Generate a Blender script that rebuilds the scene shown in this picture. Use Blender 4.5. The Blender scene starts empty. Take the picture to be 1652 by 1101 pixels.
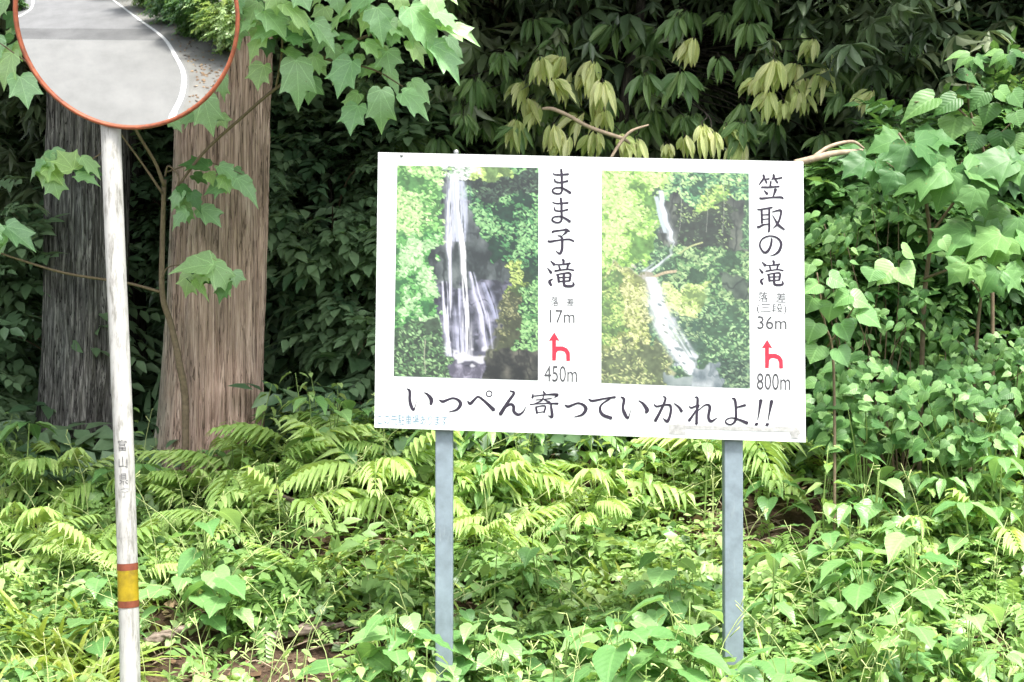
import bpy, math, random
import numpy as np
from mathutils import Vector, Matrix

random.seed(11)
rng = np.random.default_rng(11)
SC = bpy.context.scene
COL = SC.collection

# ------------------------------------------------------------------ camera, sky, sun, exposure
F, CX, CY = 2294.0, 826.0, 550.5
PITCH = math.radians(1.0)
CAM = Vector((0, 0, 1.45))
cd = bpy.data.cameras.new('camera')
cd.sensor_width = 36.0
cd.lens = F / 1652.0 * 36.0
cd.clip_start = 0.05
cd.clip_end = 900
cam = bpy.data.objects.new('camera', cd)
COL.objects.link(cam)
cam.location = CAM
cam.rotation_euler = (math.radians(90) + PITCH, 0, 0)
SC.camera = cam

SUN_EL, SUN_AZ = 64.0, 152.0          # azimuth clockwise from +Y: behind the camera, to its right
w = bpy.data.worlds.new('World')
SC.world = w
w.use_nodes = True
wn, wl = w.node_tree.nodes, w.node_tree.links
bg = wn['Background']
sky = wn.new('ShaderNodeTexSky')
sky.sky_type = 'NISHITA'
sky.sun_disc = False
sky.sun_elevation = math.radians(SUN_EL)
sky.sun_rotation = math.radians(SUN_AZ)
sky.air_density = 1.0
sky.dust_density = 4.0
hs = wn.new('ShaderNodeHueSaturation')
hs.inputs['Saturation'].default_value = 0.35
wl.new(sky.outputs[0], hs.inputs['Color'])
wl.new(hs.outputs[0], bg.inputs['Color'])
bg.inputs['Strength'].default_value = 0.10
sl = bpy.data.lights.new('sun', 'SUN')
sl.energy = 1.5
sl.angle = math.radians(10)
sl.color = (1.0, 0.965, 0.9)
sun = bpy.data.objects.new('sun', sl)
COL.objects.link(sun)
az, el = math.radians(SUN_AZ), math.radians(SUN_EL)
sdir = Vector((math.sin(az) * math.cos(el), math.cos(az) * math.cos(el), math.sin(el)))
sun.rotation_euler = sdir.to_track_quat('Z', 'Y').to_euler()
SC.view_settings.view_transform = 'Standard'
SC.view_settings.look = 'None'
SC.view_settings.exposure = 2.4
SC.view_settings.gamma = 1.0
SC.view_settings.use_curve_mapping = False
SC.render.engine = 'CYCLES'
SC.cycles.use_denoising = True
SC.cycles.max_bounces = 7
SC.cycles.diffuse_bounces = 3
SC.cycles.transmission_bounces = 4
SC.cycles.glossy_bounces = 3
SC.cycles.caustics_reflective = False
SC.cycles.caustics_refractive = False

# ------------------------------------------------------------------ helpers
FW = Vector((0, math.cos(PITCH), math.sin(PITCH)))
UP = Vector((0, -math.sin(PITCH), math.cos(PITCH)))
RT = Vector((1, 0, 0))


def ray(px, py):
    return FW * F + RT * (px - CX) - UP * (py - CY)


def at(px, py, Y):
    d = ray(px, py)
    return CAM + d * (Y / d.y)


def lin(c):
    c = np.asarray(c, float)
    return np.where(c <= 0.04045, c / 12.92, ((c + 0.055) / 1.055) ** 2.4)


def h2(x, y, k=0):
    n = np.sin(x * 127.1 + y * 311.7 + k * 74.7) * 43758.5453
    return n - np.floor(n)


def vnoise(x, y, k=0, perx=None):
    x, y = np.asarray(x, float), np.asarray(y, float)
    xi, yi = np.floor(x), np.floor(y)
    fx, fy = x - xi, y - yi
    fx, fy = fx * fx * (3 - 2 * fx), fy * fy * (3 - 2 * fy)
    m = (lambda v: np.mod(v, perx)) if perx else (lambda v: v)
    a, b = h2(m(xi), yi, k), h2(m(xi + 1), yi, k)
    c, d = h2(m(xi), yi + 1, k), h2(m(xi + 1), yi + 1, k)
    return (a * (1 - fx) + b * fx) * (1 - fy) + (c * (1 - fx) + d * fx) * fy


YK = [-400, 4.3, 4.9, 5.5, 6.2, 7.0, 8.6, 10, 12, 16, 22, 32]
ZK = [0, 0, -0.04, -0.10, -0.02, 0.32, 0.98, 1.40, 2.2, 4.6, 8.5, 14.5]


def H(x, y):
    x, y = np.asarray(x, float), np.asarray(y, float)
    s = np.clip((y - 4.6) / 1.5, 0, 1)
    return np.interp(y, YK, ZK) + s * (0.16 * (vnoise(x * 1.1, y * 1.1, 3) - 0.5) + 0.05 * (vnoise(x * 4, y * 4, 5) - 0.5)
                                       + 0.10 * np.clip(x - 1.6, 0, 4) * np.clip((y - 6.2) / 2, 0, 1)
                                       - 0.24 * np.clip((-1.35 - x) / 0.6, 0, 1) * np.clip((y - 6.8) / 1.2, 0, 1))


def mesh_np(name, V, T, mat=None, uv=None, tint=None, smooth=True):
    """mesh from an (N,3) vertex array and an (M,k) face array, k = 3 or 4"""
    V = np.ascontiguousarray(V, np.float32)
    T = np.ascontiguousarray(T, np.int32)
    me = bpy.data.meshes.new(name)
    k = T.shape[1]
    me.vertices.add(len(V))
    me.vertices.foreach_set('co', V.ravel())
    me.loops.add(T.size)
    me.loops.foreach_set('vertex_index', T.ravel())
    me.polygons.add(len(T))
    me.polygons.foreach_set('loop_start', np.arange(0, T.size, k, dtype=np.int32))
    if smooth:
        me.polygons.foreach_set('use_smooth', np.ones(len(T), bool))
    if uv is not None:
        u = me.uv_layers.new(name='UVMap')
        u.data.foreach_set('uv', np.ascontiguousarray(np.asarray(uv, np.float32)[T.ravel()]).ravel())
    if tint is not None:
        a = me.attributes.new('tint', 'FLOAT', 'POINT')
        a.data.foreach_set('value', np.ascontiguousarray(tint, np.float32))
    me.update(calc_edges=True)
    me.validate()
    if mat:
        me.materials.append(mat)
    return me


def mesh_py(name, V, Fc, mat=None, smooth=False):
    me = bpy.data.meshes.new(name)
    me.from_pydata([tuple(v) for v in V], [], [tuple(f) for f in Fc])
    if smooth:
        me.polygons.foreach_set('use_smooth', np.ones(len(me.polygons), bool))
    me.update()
    if mat:
        me.materials.append(mat)
    return me


def world_loc(o):
    p = Vector((0, 0, 0))
    while o is not None:
        p = p + Vector(o.location)
        o = o.parent
    return p


def obj(name, me, parent=None, kind=None, label=None):
    """an object whose mesh is written in world coordinates; a child keeps them by shifting with its (unrotated) parent"""
    o = bpy.data.objects.new(name, me)
    COL.objects.link(o)
    if parent is not None:
        o.parent = parent
        o.location = -world_loc(parent)
    if kind:
        o['kind'] = kind
    if label:
        o['label'] = label
    return o


def tag(o, label, cat, group=None):
    o['label'] = label
    o['category'] = cat
    if group:
        o['group'] = group
    return o


def thing(name, loc, label, cat, group=None):
    o = bpy.data.objects.new(name, None)
    o.empty_display_size = 0.1
    COL.objects.link(o)
    o.location = loc
    return tag(o, label, cat, group)


def smooth_path(pts, n=8):
    """Catmull-Rom through rows of numbers"""
    P = np.array(pts, float)
    if len(P) < 3:
        t = np.linspace(0, 1, n)[:, None]
        return P[0] * (1 - t) + P[-1] * t
    Q = np.vstack([2 * P[0] - P[1], P, 2 * P[-1] - P[-2]])
    out = []
    for i in range(1, len(Q) - 2):
        t = np.linspace(0, 1, n, endpoint=False)[:, None]
        a, b, c, d = Q[i - 1], Q[i], Q[i + 1], Q[i + 2]
        out.append(0.5 * (2 * b + (c - a) * t + (2 * a - 5 * b + 4 * c - d) * t ** 2 + (3 * b - a - 3 * c + d) * t ** 3))
    out.append(P[-1:])
    return np.vstack(out)


def tube(pts, radii, n=8, seg=6, caps=True):
    """vertices and quads of a bent round tube"""
    P = smooth_path([list(p) + [r] for p, r in zip(pts, radii)], seg)
    C, R = P[:, :3], P[:, 3]
    D = np.gradient(C, axis=0)
    D /= np.linalg.norm(D, axis=1)[:, None] + 1e-9
    ref = np.array([0.0, 1, 0]) if abs(D[0][1]) < 0.9 else np.array([1.0, 0, 0])
    V, Fq = [], []
    for c, d, r in zip(C, D, R):
        a = ref - d * (ref @ d)
        a /= np.linalg.norm(a)
        b = np.cross(d, a)
        ref = a
        th = np.arange(n) * 2 * math.pi / n
        V.append(c + r * (np.cos(th)[:, None] * a + np.sin(th)[:, None] * b))
    V = np.vstack(V)
    for i in range(len(C) - 1):
        for j in range(n):
            k = (j + 1) % n
            Fq.append((i * n + j, i * n + k, (i + 1) * n + k, (i + 1) * n + j))
    if caps:
        m = len(V)
        V = np.vstack([V, C[0], C[-1]])
        for j in range(n):
            k = (j + 1) % n
            Fq.append((m, k, j, j))
            Fq.append((m + 1, (len(C) - 1) * n + j, (len(C) - 1) * n + k, (len(C) - 1) * n + k))
    return V, [tuple(dict.fromkeys(f)) for f in Fq]


def tubes_mesh(name, items, mat, n=7, seg=6):
    V, Fq, o = [], [], 0
    for pts, radii in items:
        v, f = tube(pts, radii, n, seg)
        V.append(v)
        Fq += [tuple(i + o for i in q) for q in f]
        o += len(v)
    return mesh_py(name, np.vstack(V), Fq, mat, True)


def frames(D, N):
    """(n,3,3) matrices whose columns are the width, length and normal axes"""
    D = D / (np.linalg.norm(D, axis=1)[:, None] + 1e-9)
    X = np.cross(D, N)
    X /= np.linalg.norm(X, axis=1)[:, None] + 1e-9
    return np.stack([X, D, np.cross(X, D)], axis=2)


def batch(tpl, M, L, tint=None):
    """copies of a template (V, T, UV) under (n,3,3) matrices and (n,3) places, joined"""
    V, T, U = tpl[:3]
    n, k = len(M), len(V)
    W = np.einsum('nij,kj->nki', M, V) + L[:, None, :]
    TT = (T[None] + (np.arange(n) * k)[:, None, None]).reshape(-1, T.shape[1])
    t = rng.random(n) if tint is None else tint
    tt = np.repeat(t, k)
    if len(tpl) > 3:
        tt = tt + np.tile(tpl[3], n)
    return W.reshape(-1, 3), TT, np.tile(U, (n, 1)), tt


def join(parts):
    V, T, U, t, o = [], [], [], [], 0
    for a, b, c, d in parts:
        V.append(a); T.append(b + o); U.append(c); t.append(d)
        o += len(a)
    return np.vstack(V), np.vstack(T), np.vstack(U), np.concatenate(t)


# ------------------------------------------------------------------ materials
class N:
    def __init__(s, name):
        s.m = bpy.data.materials.new(name)
        s.m.use_nodes = True
        s.t = s.m.node_tree
        s.t.nodes.clear()
        s.out = s.new('ShaderNodeOutputMaterial')

    def new(s, kind, **kw):
        n = s.t.nodes.new(kind)
        for k, v in kw.items():
            setattr(n, k, v)
        return n

    def link(s, a, b):
        s.t.links.new(a, b)

    def val(s, sock, v):
        if hasattr(v, 'is_output'):
            s.link(v, sock)
        else:
            sock.default_value = v

    def math(s, op, a, b=0.0, c=None):
        n = s.new('ShaderNodeMath', operation=op)
        s.val(n.inputs[0], a)
        s.val(n.inputs[1], b)
        if c is not None:
            s.val(n.inputs[2], c)
        return n.outputs[0]

    def noise(s, vec, scale, detail=4.0, rough=0.6, out=0):
        n = s.new('ShaderNodeTexNoise')
        if vec is not None:
            s.link(vec, n.inputs['Vector'])
        n.inputs['Scale'].default_value = scale
        n.inputs['Detail'].default_value = detail
        n.inputs['Roughness'].default_value = rough
        return n.outputs[out]

    def ramp(s, f, stops):
        n = s.new('ShaderNodeValToRGB')
        e = n.color_ramp.elements
        while len(e) < len(stops):
            e.new(0.5)
        for x, (p, c) in zip(e, stops):
            x.position = p
            x.color = (*c, 1) if len(c) == 3 else c
        s.link(f, n.inputs[0])
        return n.outputs[0]

    def mix(s, f, a, b, mode='MIX'):
        n = s.new('ShaderNodeMix', data_type='RGBA', blend_type=mode)
        s.val(n.inputs[0], f)
        for i, v in ((6, a), (7, b)):
            if hasattr(v, 'is_output'):
                s.link(v, n.inputs[i])
            else:
                n.inputs[i].default_value = (*v, 1)
        return n.outputs[2]

    def pos(s, scale=None):
        g = s.new('ShaderNodeTexCoord').outputs['Object']
        if scale is None:
            return g
        m = s.new('ShaderNodeMapping')
        m.inputs['Scale'].default_value = scale
        s.link(g, m.inputs['Vector'])
        return m.outputs[0]

    def bump(s, h, strength=0.3, dist=0.01):
        b = s.new('ShaderNodeBump')
        b.inputs['Strength'].default_value = strength
        b.inputs['Distance'].default_value = dist
        s.link(h, b.inputs['Height'])
        return b.outputs[0]

    def surf(s, color, rough=0.6, spec=0.5, metal=0.0, normal=None):
        p = s.new('ShaderNodeBsdfPrincipled')
        if hasattr(color, 'is_output'):
            s.link(color, p.inputs['Base Color'])
        else:
            p.inputs['Base Color'].default_value = (*color, 1)
        s.val(p.inputs['Roughness'], rough)
        p.inputs['Specular IOR Level'].default_value = spec
        p.inputs['Metallic'].default_value = metal
        if normal is not None:
            s.link(normal, p.inputs['Normal'])
        return p

    def done(s, bsdf):
        s.link(bsdf.outputs[0], s.out.inputs['Surface'])
        return s.m


def leaf_mat(name, c0, c1, c2, trans=0.3, rough=0.42, spec=0.5, vein=None, tcol=(1.25, 1.15, 0.5)):
    s = N(name)
    t = s.new('ShaderNodeAttribute', attribute_name='tint').outputs['Fac']
    r = s.new('ShaderNodeObjectInfo').outputs['Random']
    f = s.math('FRACT', s.math('ADD', t, r))
    col = s.ramp(f, [(0.0, c0), (0.5, c1), (1.0, c2)])
    nz = s.noise(s.pos(), 30.0, 3.0)
    col = s.mix(0.5, col, s.ramp(nz, [(0.3, (0.72, 0.75, 0.7)), (0.7, (1.25, 1.2, 1.15))]), 'MULTIPLY')
    normal = None
    if vein:
        uv = s.new('ShaderNodeUVMap', uv_map='UVMap').outputs[0]
        sx = s.new('ShaderNodeSeparateXYZ')
        s.link(uv, sx.inputs[0])
        u, v = sx.outputs[0], sx.outputs[1]
        if vein == 'pinnate':
            au = s.math('ABSOLUTE', s.math('SUBTRACT', u, 0.5))
            mid = s.math('LESS_THAN', au, 0.03)
            q = s.math('FRACT', s.math('SUBTRACT', s.math('MULTIPLY', v, 7.0), s.math('MULTIPLY', au, 5.0)))
            lat = s.math('MULTIPLY', s.math('LESS_THAN', q, 0.10), 0.28)
            vv = s.math('MAXIMUM', mid, lat)
            hgt = s.math('ABSOLUTE', s.math('SUBTRACT', q, 0.5))
        else:                                   # palmate: ribs fan out from the leaf base
            x = s.math('ABSOLUTE', s.math('SUBTRACT', u, 0.5))
            ds = []
            for a in (0.0, 36.0, 74.0):
                nx, ny = math.cos(math.radians(a)), math.sin(math.radians(a))
                d = s.math('ABSOLUTE', s.math('SUBTRACT', s.math('MULTIPLY', x, nx), s.math('MULTIPLY', v, ny)))
                ds.append(d)
            d = s.math('MINIMUM', s.math('MINIMUM', ds[0], ds[1]), ds[2])
            main = s.math('LESS_THAN', d, 0.011)
            q = s.math('FRACT', s.math('SUBTRACT', s.math('MULTIPLY', v, 8.0), s.math('MULTIPLY', x, 5.0)))
            vv = s.math('MAXIMUM', main, s.math('MULTIPLY', s.math('LESS_THAN', q, 0.10), 0.35))
            hgt = s.math('MINIMUM', s.math('MULTIPLY', d, 6.0), 0.5)
        col = s.mix(s.math('MULTIPLY', vv, 0.5), col, s.mix(1.0, col, (1.75, 1.6, 1.7), 'MULTIPLY'))
        normal = s.bump(hgt, 0.22, 0.010)
    if vein:
        sp3 = s.noise(s.pos(), 9.0, 2.0, 0.5)
        spot = s.new('ShaderNodeMapRange', clamp=True)
        s.link(sp3, spot.inputs[0])
        spot.inputs[1].default_value, spot.inputs[2].default_value, spot.inputs[4].default_value = 0.70, 0.74, 0.7
        col = s.mix(spot.outputs[0], col, (0.26, 0.19, 0.07))
    back = s.new('ShaderNodeNewGeometry').outputs['Backfacing']
    col = s.mix(s.math('MULTIPLY', back, 0.55), col, s.mix(1.0, col, (1.45, 1.25, 1.6), 'MULTIPLY'))
    p = s.surf(col, rough, spec, 0.0, normal)
    tr = s.new('ShaderNodeBsdfTranslucent')
    s.link(s.mix(1.0, col, tcol, 'MULTIPLY'), tr.inputs['Color'])
    mx = s.new('ShaderNodeMixShader')
    mx.inputs[0].default_value = trans
    s.link(p.outputs[0], mx.inputs[1])
    s.link(tr.outputs[0], mx.inputs[2])
    return s.done(mx)


def bark_mat(name, cols, lichen=None, zs=1.1):
    s = N(name)
    a = s.noise(s.pos((30, 30, 1.3 * zs)), 1.0, 8.0, 0.72)
    b = s.noise(s.pos((95, 95, 4.5 * zs)), 1.0, 5.0, 0.7)
    c = s.noise(s.pos((2.2, 2.2, 0.9)), 1.0, 4.0, 0.6)
    k = s.noise(s.pos((34, 34, 1.7 * zs)), 1.0, 3.0, 0.6)
    crack = s.math('LESS_THAN', s.math('ABSOLUTE', s.math('SUBTRACT', k, 0.5)), 0.016)
    f = s.math('ADD', s.math('MULTIPLY', a, 0.5), s.math('MULTIPLY', b, 0.5))
    f = s.math('SUBTRACT', f, s.math('MULTIPLY', crack, 0.12))
    col = s.ramp(f, [(0.36, cols[0]), (0.5, cols[1]), (0.62, cols[2])])
    col = s.mix(0.7, col, s.ramp(c, [(0.35, (0.68, 0.72, 0.68)), (0.65, (1.22, 1.14, 1.08))]), 'MULTIPLY')
    if lichen:
        k = s.noise(s.pos((3.0, 3.0, 1.0)), 1.0, 5.0, 0.7)
        sx = s.new('ShaderNodeSeparateXYZ')
        s.link(s.pos(), sx.inputs[0])
        side = s.math('MULTIPLY_ADD', sx.outputs[0], -2.4, lichen[1])
        m = s.math('ADD', side, s.math('MULTIPLY', k, 1.1))
        mm = s.new('ShaderNodeMapRange', clamp=True)
        s.link(m, mm.inputs[0])
        mm.inputs[1].default_value = 0.55
        mm.inputs[2].default_value = 1.0
        mm.inputs[4].default_value = 0.85
        col = s.mix(mm.outputs[0], col, s.mix(1.0, s.ramp(f, [(0.35, (0.5,) * 3), (0.65, (1.4,) * 3)]), lichen[0], 'MULTIPLY'))
    return s.done(s.surf(col, 0.9, 0.15, 0, s.bump(f, 1.0, 0.03)))


def plain(name, c, rough=0.5, spec=0.5, metal=0.0, var=0.12, scale=6.0, dirt=None):
    s = N(name)
    n = s.noise(s.pos(), scale, 5.0, 0.65)
    lo, hi = tuple(x * (1 - var) for x in c), tuple(min(1, x * (1 + var)) for x in c)
    col = s.ramp(n, [(0.3, lo), (0.7, hi)])
    if dirt:
        d = s.noise(s.pos(dirt[2]), 1.0, 6.0, 0.7)
        col = s.mix(s.math('MULTIPLY', s.ramp(d, [(dirt[3], (0, 0, 0)), (dirt[3] + 0.16, (1, 1, 1))]), dirt[1]), col, dirt[0])
    return s.done(s.surf(col, rough, spec, metal))


M = {}
M['pale'] = leaf_mat('pale green leaf', (0.13, 0.29, 0.095), (0.20, 0.38, 0.135), (0.28, 0.46, 0.18), 0.36, 0.38, 0.6, 'pinnate', (1.1, 1.1, 0.6))
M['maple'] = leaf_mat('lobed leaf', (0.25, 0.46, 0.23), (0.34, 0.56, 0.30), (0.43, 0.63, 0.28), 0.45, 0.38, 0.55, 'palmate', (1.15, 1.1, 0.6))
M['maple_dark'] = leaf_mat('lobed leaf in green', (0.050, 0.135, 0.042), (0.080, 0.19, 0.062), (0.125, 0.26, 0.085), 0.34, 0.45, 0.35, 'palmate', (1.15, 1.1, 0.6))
M['heart_dark'] = leaf_mat('heart leaf in green', (0.05, 0.135, 0.038), (0.09, 0.205, 0.06), (0.16, 0.30, 0.095), 0.34, 0.44, 0.4, 'pinnate', (1.15, 1.1, 0.6))
M['heart_mid'] = leaf_mat('lobed leaf in mid green', (0.09, 0.21, 0.065), (0.13, 0.28, 0.09), (0.20, 0.36, 0.12), 0.36, 0.44, 0.4, 'palmate', (1.15, 1.1, 0.6))
M['fern'] = leaf_mat('fern', (0.26, 0.42, 0.12), (0.36, 0.53, 0.17), (0.47, 0.63, 0.24), 0.38, 0.5, 0.4, None, (1.15, 1.1, 0.6))
M['grass'] = leaf_mat('grass', (0.24, 0.36, 0.07), (0.34, 0.46, 0.11), (0.47, 0.55, 0.20), 0.40, 0.42, 0.5, None, (1.15, 1.1, 0.6))
M['weed'] = leaf_mat('weed', (0.18, 0.33, 0.09), (0.28, 0.45, 0.145), (0.42, 0.57, 0.23), 0.38, 0.40, 0.55, None, (1.15, 1.1, 0.6))
M['cover'] = leaf_mat('ground cover leaf', (0.085, 0.18, 0.05), (0.22, 0.37, 0.12), (0.42, 0.57, 0.23), 0.36, 0.40, 0.55, None, (1.15, 1.1, 0.6))
M['dark'] = leaf_mat('dark evergreen leaf', (0.072, 0.118, 0.062), (0.125, 0.185, 0.096), (0.20, 0.26, 0.14), 0.2, 0.36, 0.5, None, (1.1, 1.1, 0.6))
M['under'] = leaf_mat('understorey leaf', (0.066, 0.135, 0.066), (0.115, 0.205, 0.102), (0.19, 0.29, 0.155), 0.25, 0.40, 0.5, None, (1.1, 1.1, 0.6))
M['young'] = leaf_mat('young drooping leaf', (0.42, 0.53, 0.20), (0.58, 0.65, 0.30), (0.70, 0.73, 0.42), 0.40, 0.5, 0.35, 'pinnate', (1.1, 1.05, 0.6))
M['shoot_green'] = leaf_mat('green drooping leaf', (0.085, 0.17, 0.06), (0.13, 0.23, 0.08), (0.18, 0.28, 0.10), 0.3, 0.45, 0.45, 'pinnate')
M['litter'] = leaf_mat('dead leaf', (0.10, 0.062, 0.036), (0.20, 0.13, 0.08), (0.36, 0.27, 0.17), 0.1, 0.8, 0.2, None, (1, 0.9, 0.7))
M['bark_red'] = bark_mat('red cedar bark', ((0.13, 0.092, 0.072), (0.46, 0.335, 0.275), (0.72, 0.57, 0.49)), ((0.30, 0.31, 0.25), -0.36), 0.62)
M['bark_grey'] = bark_mat('grey cedar bark', ((0.028, 0.028, 0.027), (0.13, 0.13, 0.124), (0.42, 0.42, 0.40)), None, 1.2)
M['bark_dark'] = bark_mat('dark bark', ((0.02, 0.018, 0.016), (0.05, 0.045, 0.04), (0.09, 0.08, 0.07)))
M['twig'] = plain('brown twig', (0.15, 0.115, 0.075), 0.8, 0.2, 0, 0.3, 40)
M['twig_pale'] = plain('bare pale twig', (0.30, 0.235, 0.17), 0.8, 0.2, 0, 0.3, 30)
M['stem'] = plain('green stem', (0.17, 0.25, 0.07), 0.6, 0.3, 0, 0.25, 30)
M['stalk'] = plain('pale grass stalk', (0.36, 0.42, 0.17), 0.6, 0.3, 0, 0.3, 20)
M['log'] = plain('weathered fallen branch', (0.24, 0.19, 0.155), 0.85, 0.2, 0, 0.4, 22, ((0.05, 0.035, 0.025), 0.9, (7, 34, 34), 0.46))
M['white'] = plain('white sign paint', (0.54, 0.56, 0.56), 0.35, 0.45, 0, 0.03, 5, ((0.44, 0.46, 0.45), 0.5, (4, 4, 9), 0.55))
M['ink'] = plain('dark purple lettering', (0.022, 0.018, 0.029), 0.5, 0.2, 0, 0.3, 60)
M['ink_grey'] = plain('grey lettering', (0.05, 0.05, 0.055), 0.5, 0.2, 0, 0.25, 60)
M['ink_blue'] = plain('faded blue lettering', (0.10, 0.175, 0.225), 0.5, 0.4, 0, 0.2, 60)
M['ink_red'] = plain('faded red arrow', (0.34, 0.022, 0.04), 0.45, 0.2, 0, 0.2, 30)
M['tape'] = plain('grey tape remains', (0.27, 0.27, 0.26), 0.55, 0.3, 0, 0.28, 55)
M['steel'] = plain('painted grey steel post', (0.165, 0.205, 0.235), 0.5, 0.4, 0.0, 0.22, 14, ((0.32, 0.34, 0.34), 0.7, (26, 26, 5), 0.60))
M['pole'] = plain('white painted pole', (0.37, 0.365, 0.345), 0.5, 0.3, 0, 0.12, 9, ((0.12, 0.115, 0.095), 0.8, (42, 42, 8.0), 0.50))
M['rim'] = plain('orange rim', (0.25, 0.072, 0.034), 0.55, 0.3, 0, 0.4, 22, ((0.12, 0.045, 0.025), 0.8, (30, 30, 30), 0.50))
M['band_yellow'] = plain('yellow reflective tape', (0.27, 0.195, 0.008), 0.35, 0.4, 0, 0.3, 25, ((0.13, 0.085, 0.01), 0.7, (18, 18, 18), 0.52))
M['band_red'] = plain('red brown tape', (0.16, 0.042, 0.02), 0.5, 0.4, 0, 0.3, 40)
M['pole_ink'] = plain('worn pole lettering', (0.12, 0.12, 0.12), 0.6, 0.3, 0, 0.5, 90)
M['pole_ink_faint'] = plain('nearly worn off lettering', (0.27, 0.27, 0.26), 0.6, 0.3, 0, 0.3, 90)
M['bolt'] = plain('zinc bolt', (0.25, 0.26, 0.26), 0.4, 0.5, 0.6)

s = N('convex mirror')
d = s.noise(s.pos(), 14.0, 6.0, 0.7)
p = s.surf(s.ramp(d, [(0.35, (0.80, 0.81, 0.81)), (0.7, (0.90, 0.91, 0.91))]), s.math('MULTIPLY_ADD', d, 0.035, 0.0), 0.5, 1.0)
M['mirror'] = s.done(p)

s = N('forest soil')
g = s.pos()
f = s.math('ADD', s.math('MULTIPLY', s.noise(g, 9, 8, 0.7), 0.6), s.math('MULTIPLY', s.noise(g, 55, 4, 0.6), 0.4))
M['soil'] = s.done(s.surf(s.ramp(f, [(0.32, (0.030, 0.020, 0.013)), (0.5, (0.075, 0.050, 0.034)), (0.68, (0.15, 0.11, 0.075))]), 0.95, 0.1, 0, s.bump(f, 0.8, 0.03)))


def asphalt(name, c, var=0.25):
    s = N(name)
    g = s.pos()
    f = s.math('ADD', s.math('MULTIPLY', s.noise(g, 0.8, 6, 0.6), 0.6), s.math('MULTIPLY', s.noise(g, 160, 2, 0.5), 0.4))
    return s.done(s.surf(s.ramp(f, [(0.35, tuple(x * (1 - var) for x in c)), (0.65, tuple(x * (1 + var) for x in c))]), 0.85, 0.3, 0, s.bump(f, 0.3, 0.004)))


M['road'] = asphalt('worn pale asphalt', (0.165, 0.165, 0.16), 0.16)
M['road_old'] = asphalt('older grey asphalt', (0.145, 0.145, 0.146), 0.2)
M['road_shadow'] = asphalt('painted shadow strip', (0.10, 0.10, 0.10), 0.3)  # asphalt darkened to stand for a shadow on the road
M['shoulder'] = asphalt('gritty shoulder', (0.155, 0.152, 0.14), 0.35)
M['line'] = plain('white road paint', (0.55, 0.55, 0.54), 0.6, 0.3, 0, 0.08, 8, ((0.45, 0.45, 0.44), 0.5, (3, 3, 3), 0.6))

s = N('printed photograph')
a = s.new('ShaderNodeAttribute', attribute_name='print')
M['print'] = s.done(s.surf(a.outputs['Color'], 0.35, 0.45))

# ------------------------------------------------------------------ leaf templates (length 1 along +Y, full width 1, normal +Z)


def leaf_tpl(outline, fold=0.25, droop=0.35, wave=0.0, seed=0, mids=None):
    """a leaf from the outline of its right half, base to tip; three columns per side, folded on the midrib and drooping"""
    O = np.array(outline, float)
    n = len(O)
    m = np.zeros((n, 2))
    m[:, 1] = np.linspace(0, 1, n) if mids is None else mids
    m[0], m[-1] = O[0], O[-1]
    half = (O + m) / 2
    mir = np.array([-1.0, 1.0])
    cols = [O * mir, half * mir, m, half, O]
    P = np.vstack(cols)
    x, y = P[:, 0], P[:, 1]
    z = -droop * np.clip(y, 0, 2) ** 2 + fold * np.abs(x) * (1 - 0.55 * np.abs(x) * 2)
    if wave:
        z = z + wave * np.sin(y * 17 + seed + np.sign(x) * 1.3) * np.abs(x) * 2
    V = np.stack([x, y, z], 1)
    T = []
    for c in range(4):
        for i in range(n - 1):
            a, b = c * n + i, (c + 1) * n + i
            if i == 0:
                T.append((a, b + 1, a + 1))
            elif i == n - 2:
                T.append((a, b, a + 1))
            else:
                T += [(a, b, b + 1), (a, b + 1, a + 1)]
    U = np.stack([x + 0.5, y], 1)
    return V, np.array(T), U


def lance(n, wmax=0.5, peak=0.4, tail=1.0):
    t = np.linspace(0, 1, n)
    wv = np.where(t < peak, np.sin(t / peak * math.pi / 2) ** 0.8, np.cos((t - peak) / (1 - peak) * math.pi / 2) ** tail)
    return [(wmax * a, b) for a, b in zip(wv, t)]


def small_tpl(n, wmax, peak, fold, droop, tail=1.2):
    """two columns only, for leaves in their thousands"""
    O = np.array(lance(n, wmax, peak, tail))
    x = np.concatenate([-O[:, 0], np.zeros(n), O[:, 0]])
    y = np.tile(O[:, 1], 3)
    V = np.stack([x, y, -droop * y ** 2 + fold * np.abs(x)], 1)
    T = []
    for c in range(2):
        for i in range(n - 1):
            a, b = c * n + i, (c + 1) * n + i
            if i == 0:
                T.append((a, b + 1, a + 1))
            elif i == n - 2:
                T.append((a, b, a + 1))
            else:
                T += [(a, b, b + 1), (a, b + 1, a + 1)]
    return V, np.array(T), np.stack([x + 0.5, y], 1)


LOBED = [(0, 0), (0.13, -0.10), (0.30, -0.09), (0.43, 0.03), (0.49, 0.22), (0.45, 0.36), (0.47, 0.50), (0.56, 0.72), (0.38, 0.67), (0.24, 0.72), (0.13, 0.86), (0, 1.06)]
LOBED_M = [0, 0.02, 0.08, 0.16, 0.26, 0.36, 0.46, 0.56, 0.64, 0.74, 0.88, 1.06]
LOBED2 = [(0, 0), (0.16, -0.07), (0.34, -0.02), (0.46, 0.12), (0.56, 0.34), (0.42, 0.40), (0.34, 0.50), (0.38, 0.66), (0.26, 0.68), (0.19, 0.76), (0.09, 0.90), (0, 1.08)]
HEART = [(0, 0), (0.10, -0.10), (0.26, -0.12), (0.42, -0.02), (0.50, 0.16), (0.48, 0.34), (0.38, 0.54), (0.24, 0.72), (0.10, 0.88), (0, 1.05)]
HEART_M = [0, 0.01, 0.05, 0.13, 0.26, 0.40, 0.56, 0.72, 0.88, 1.05]
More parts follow.
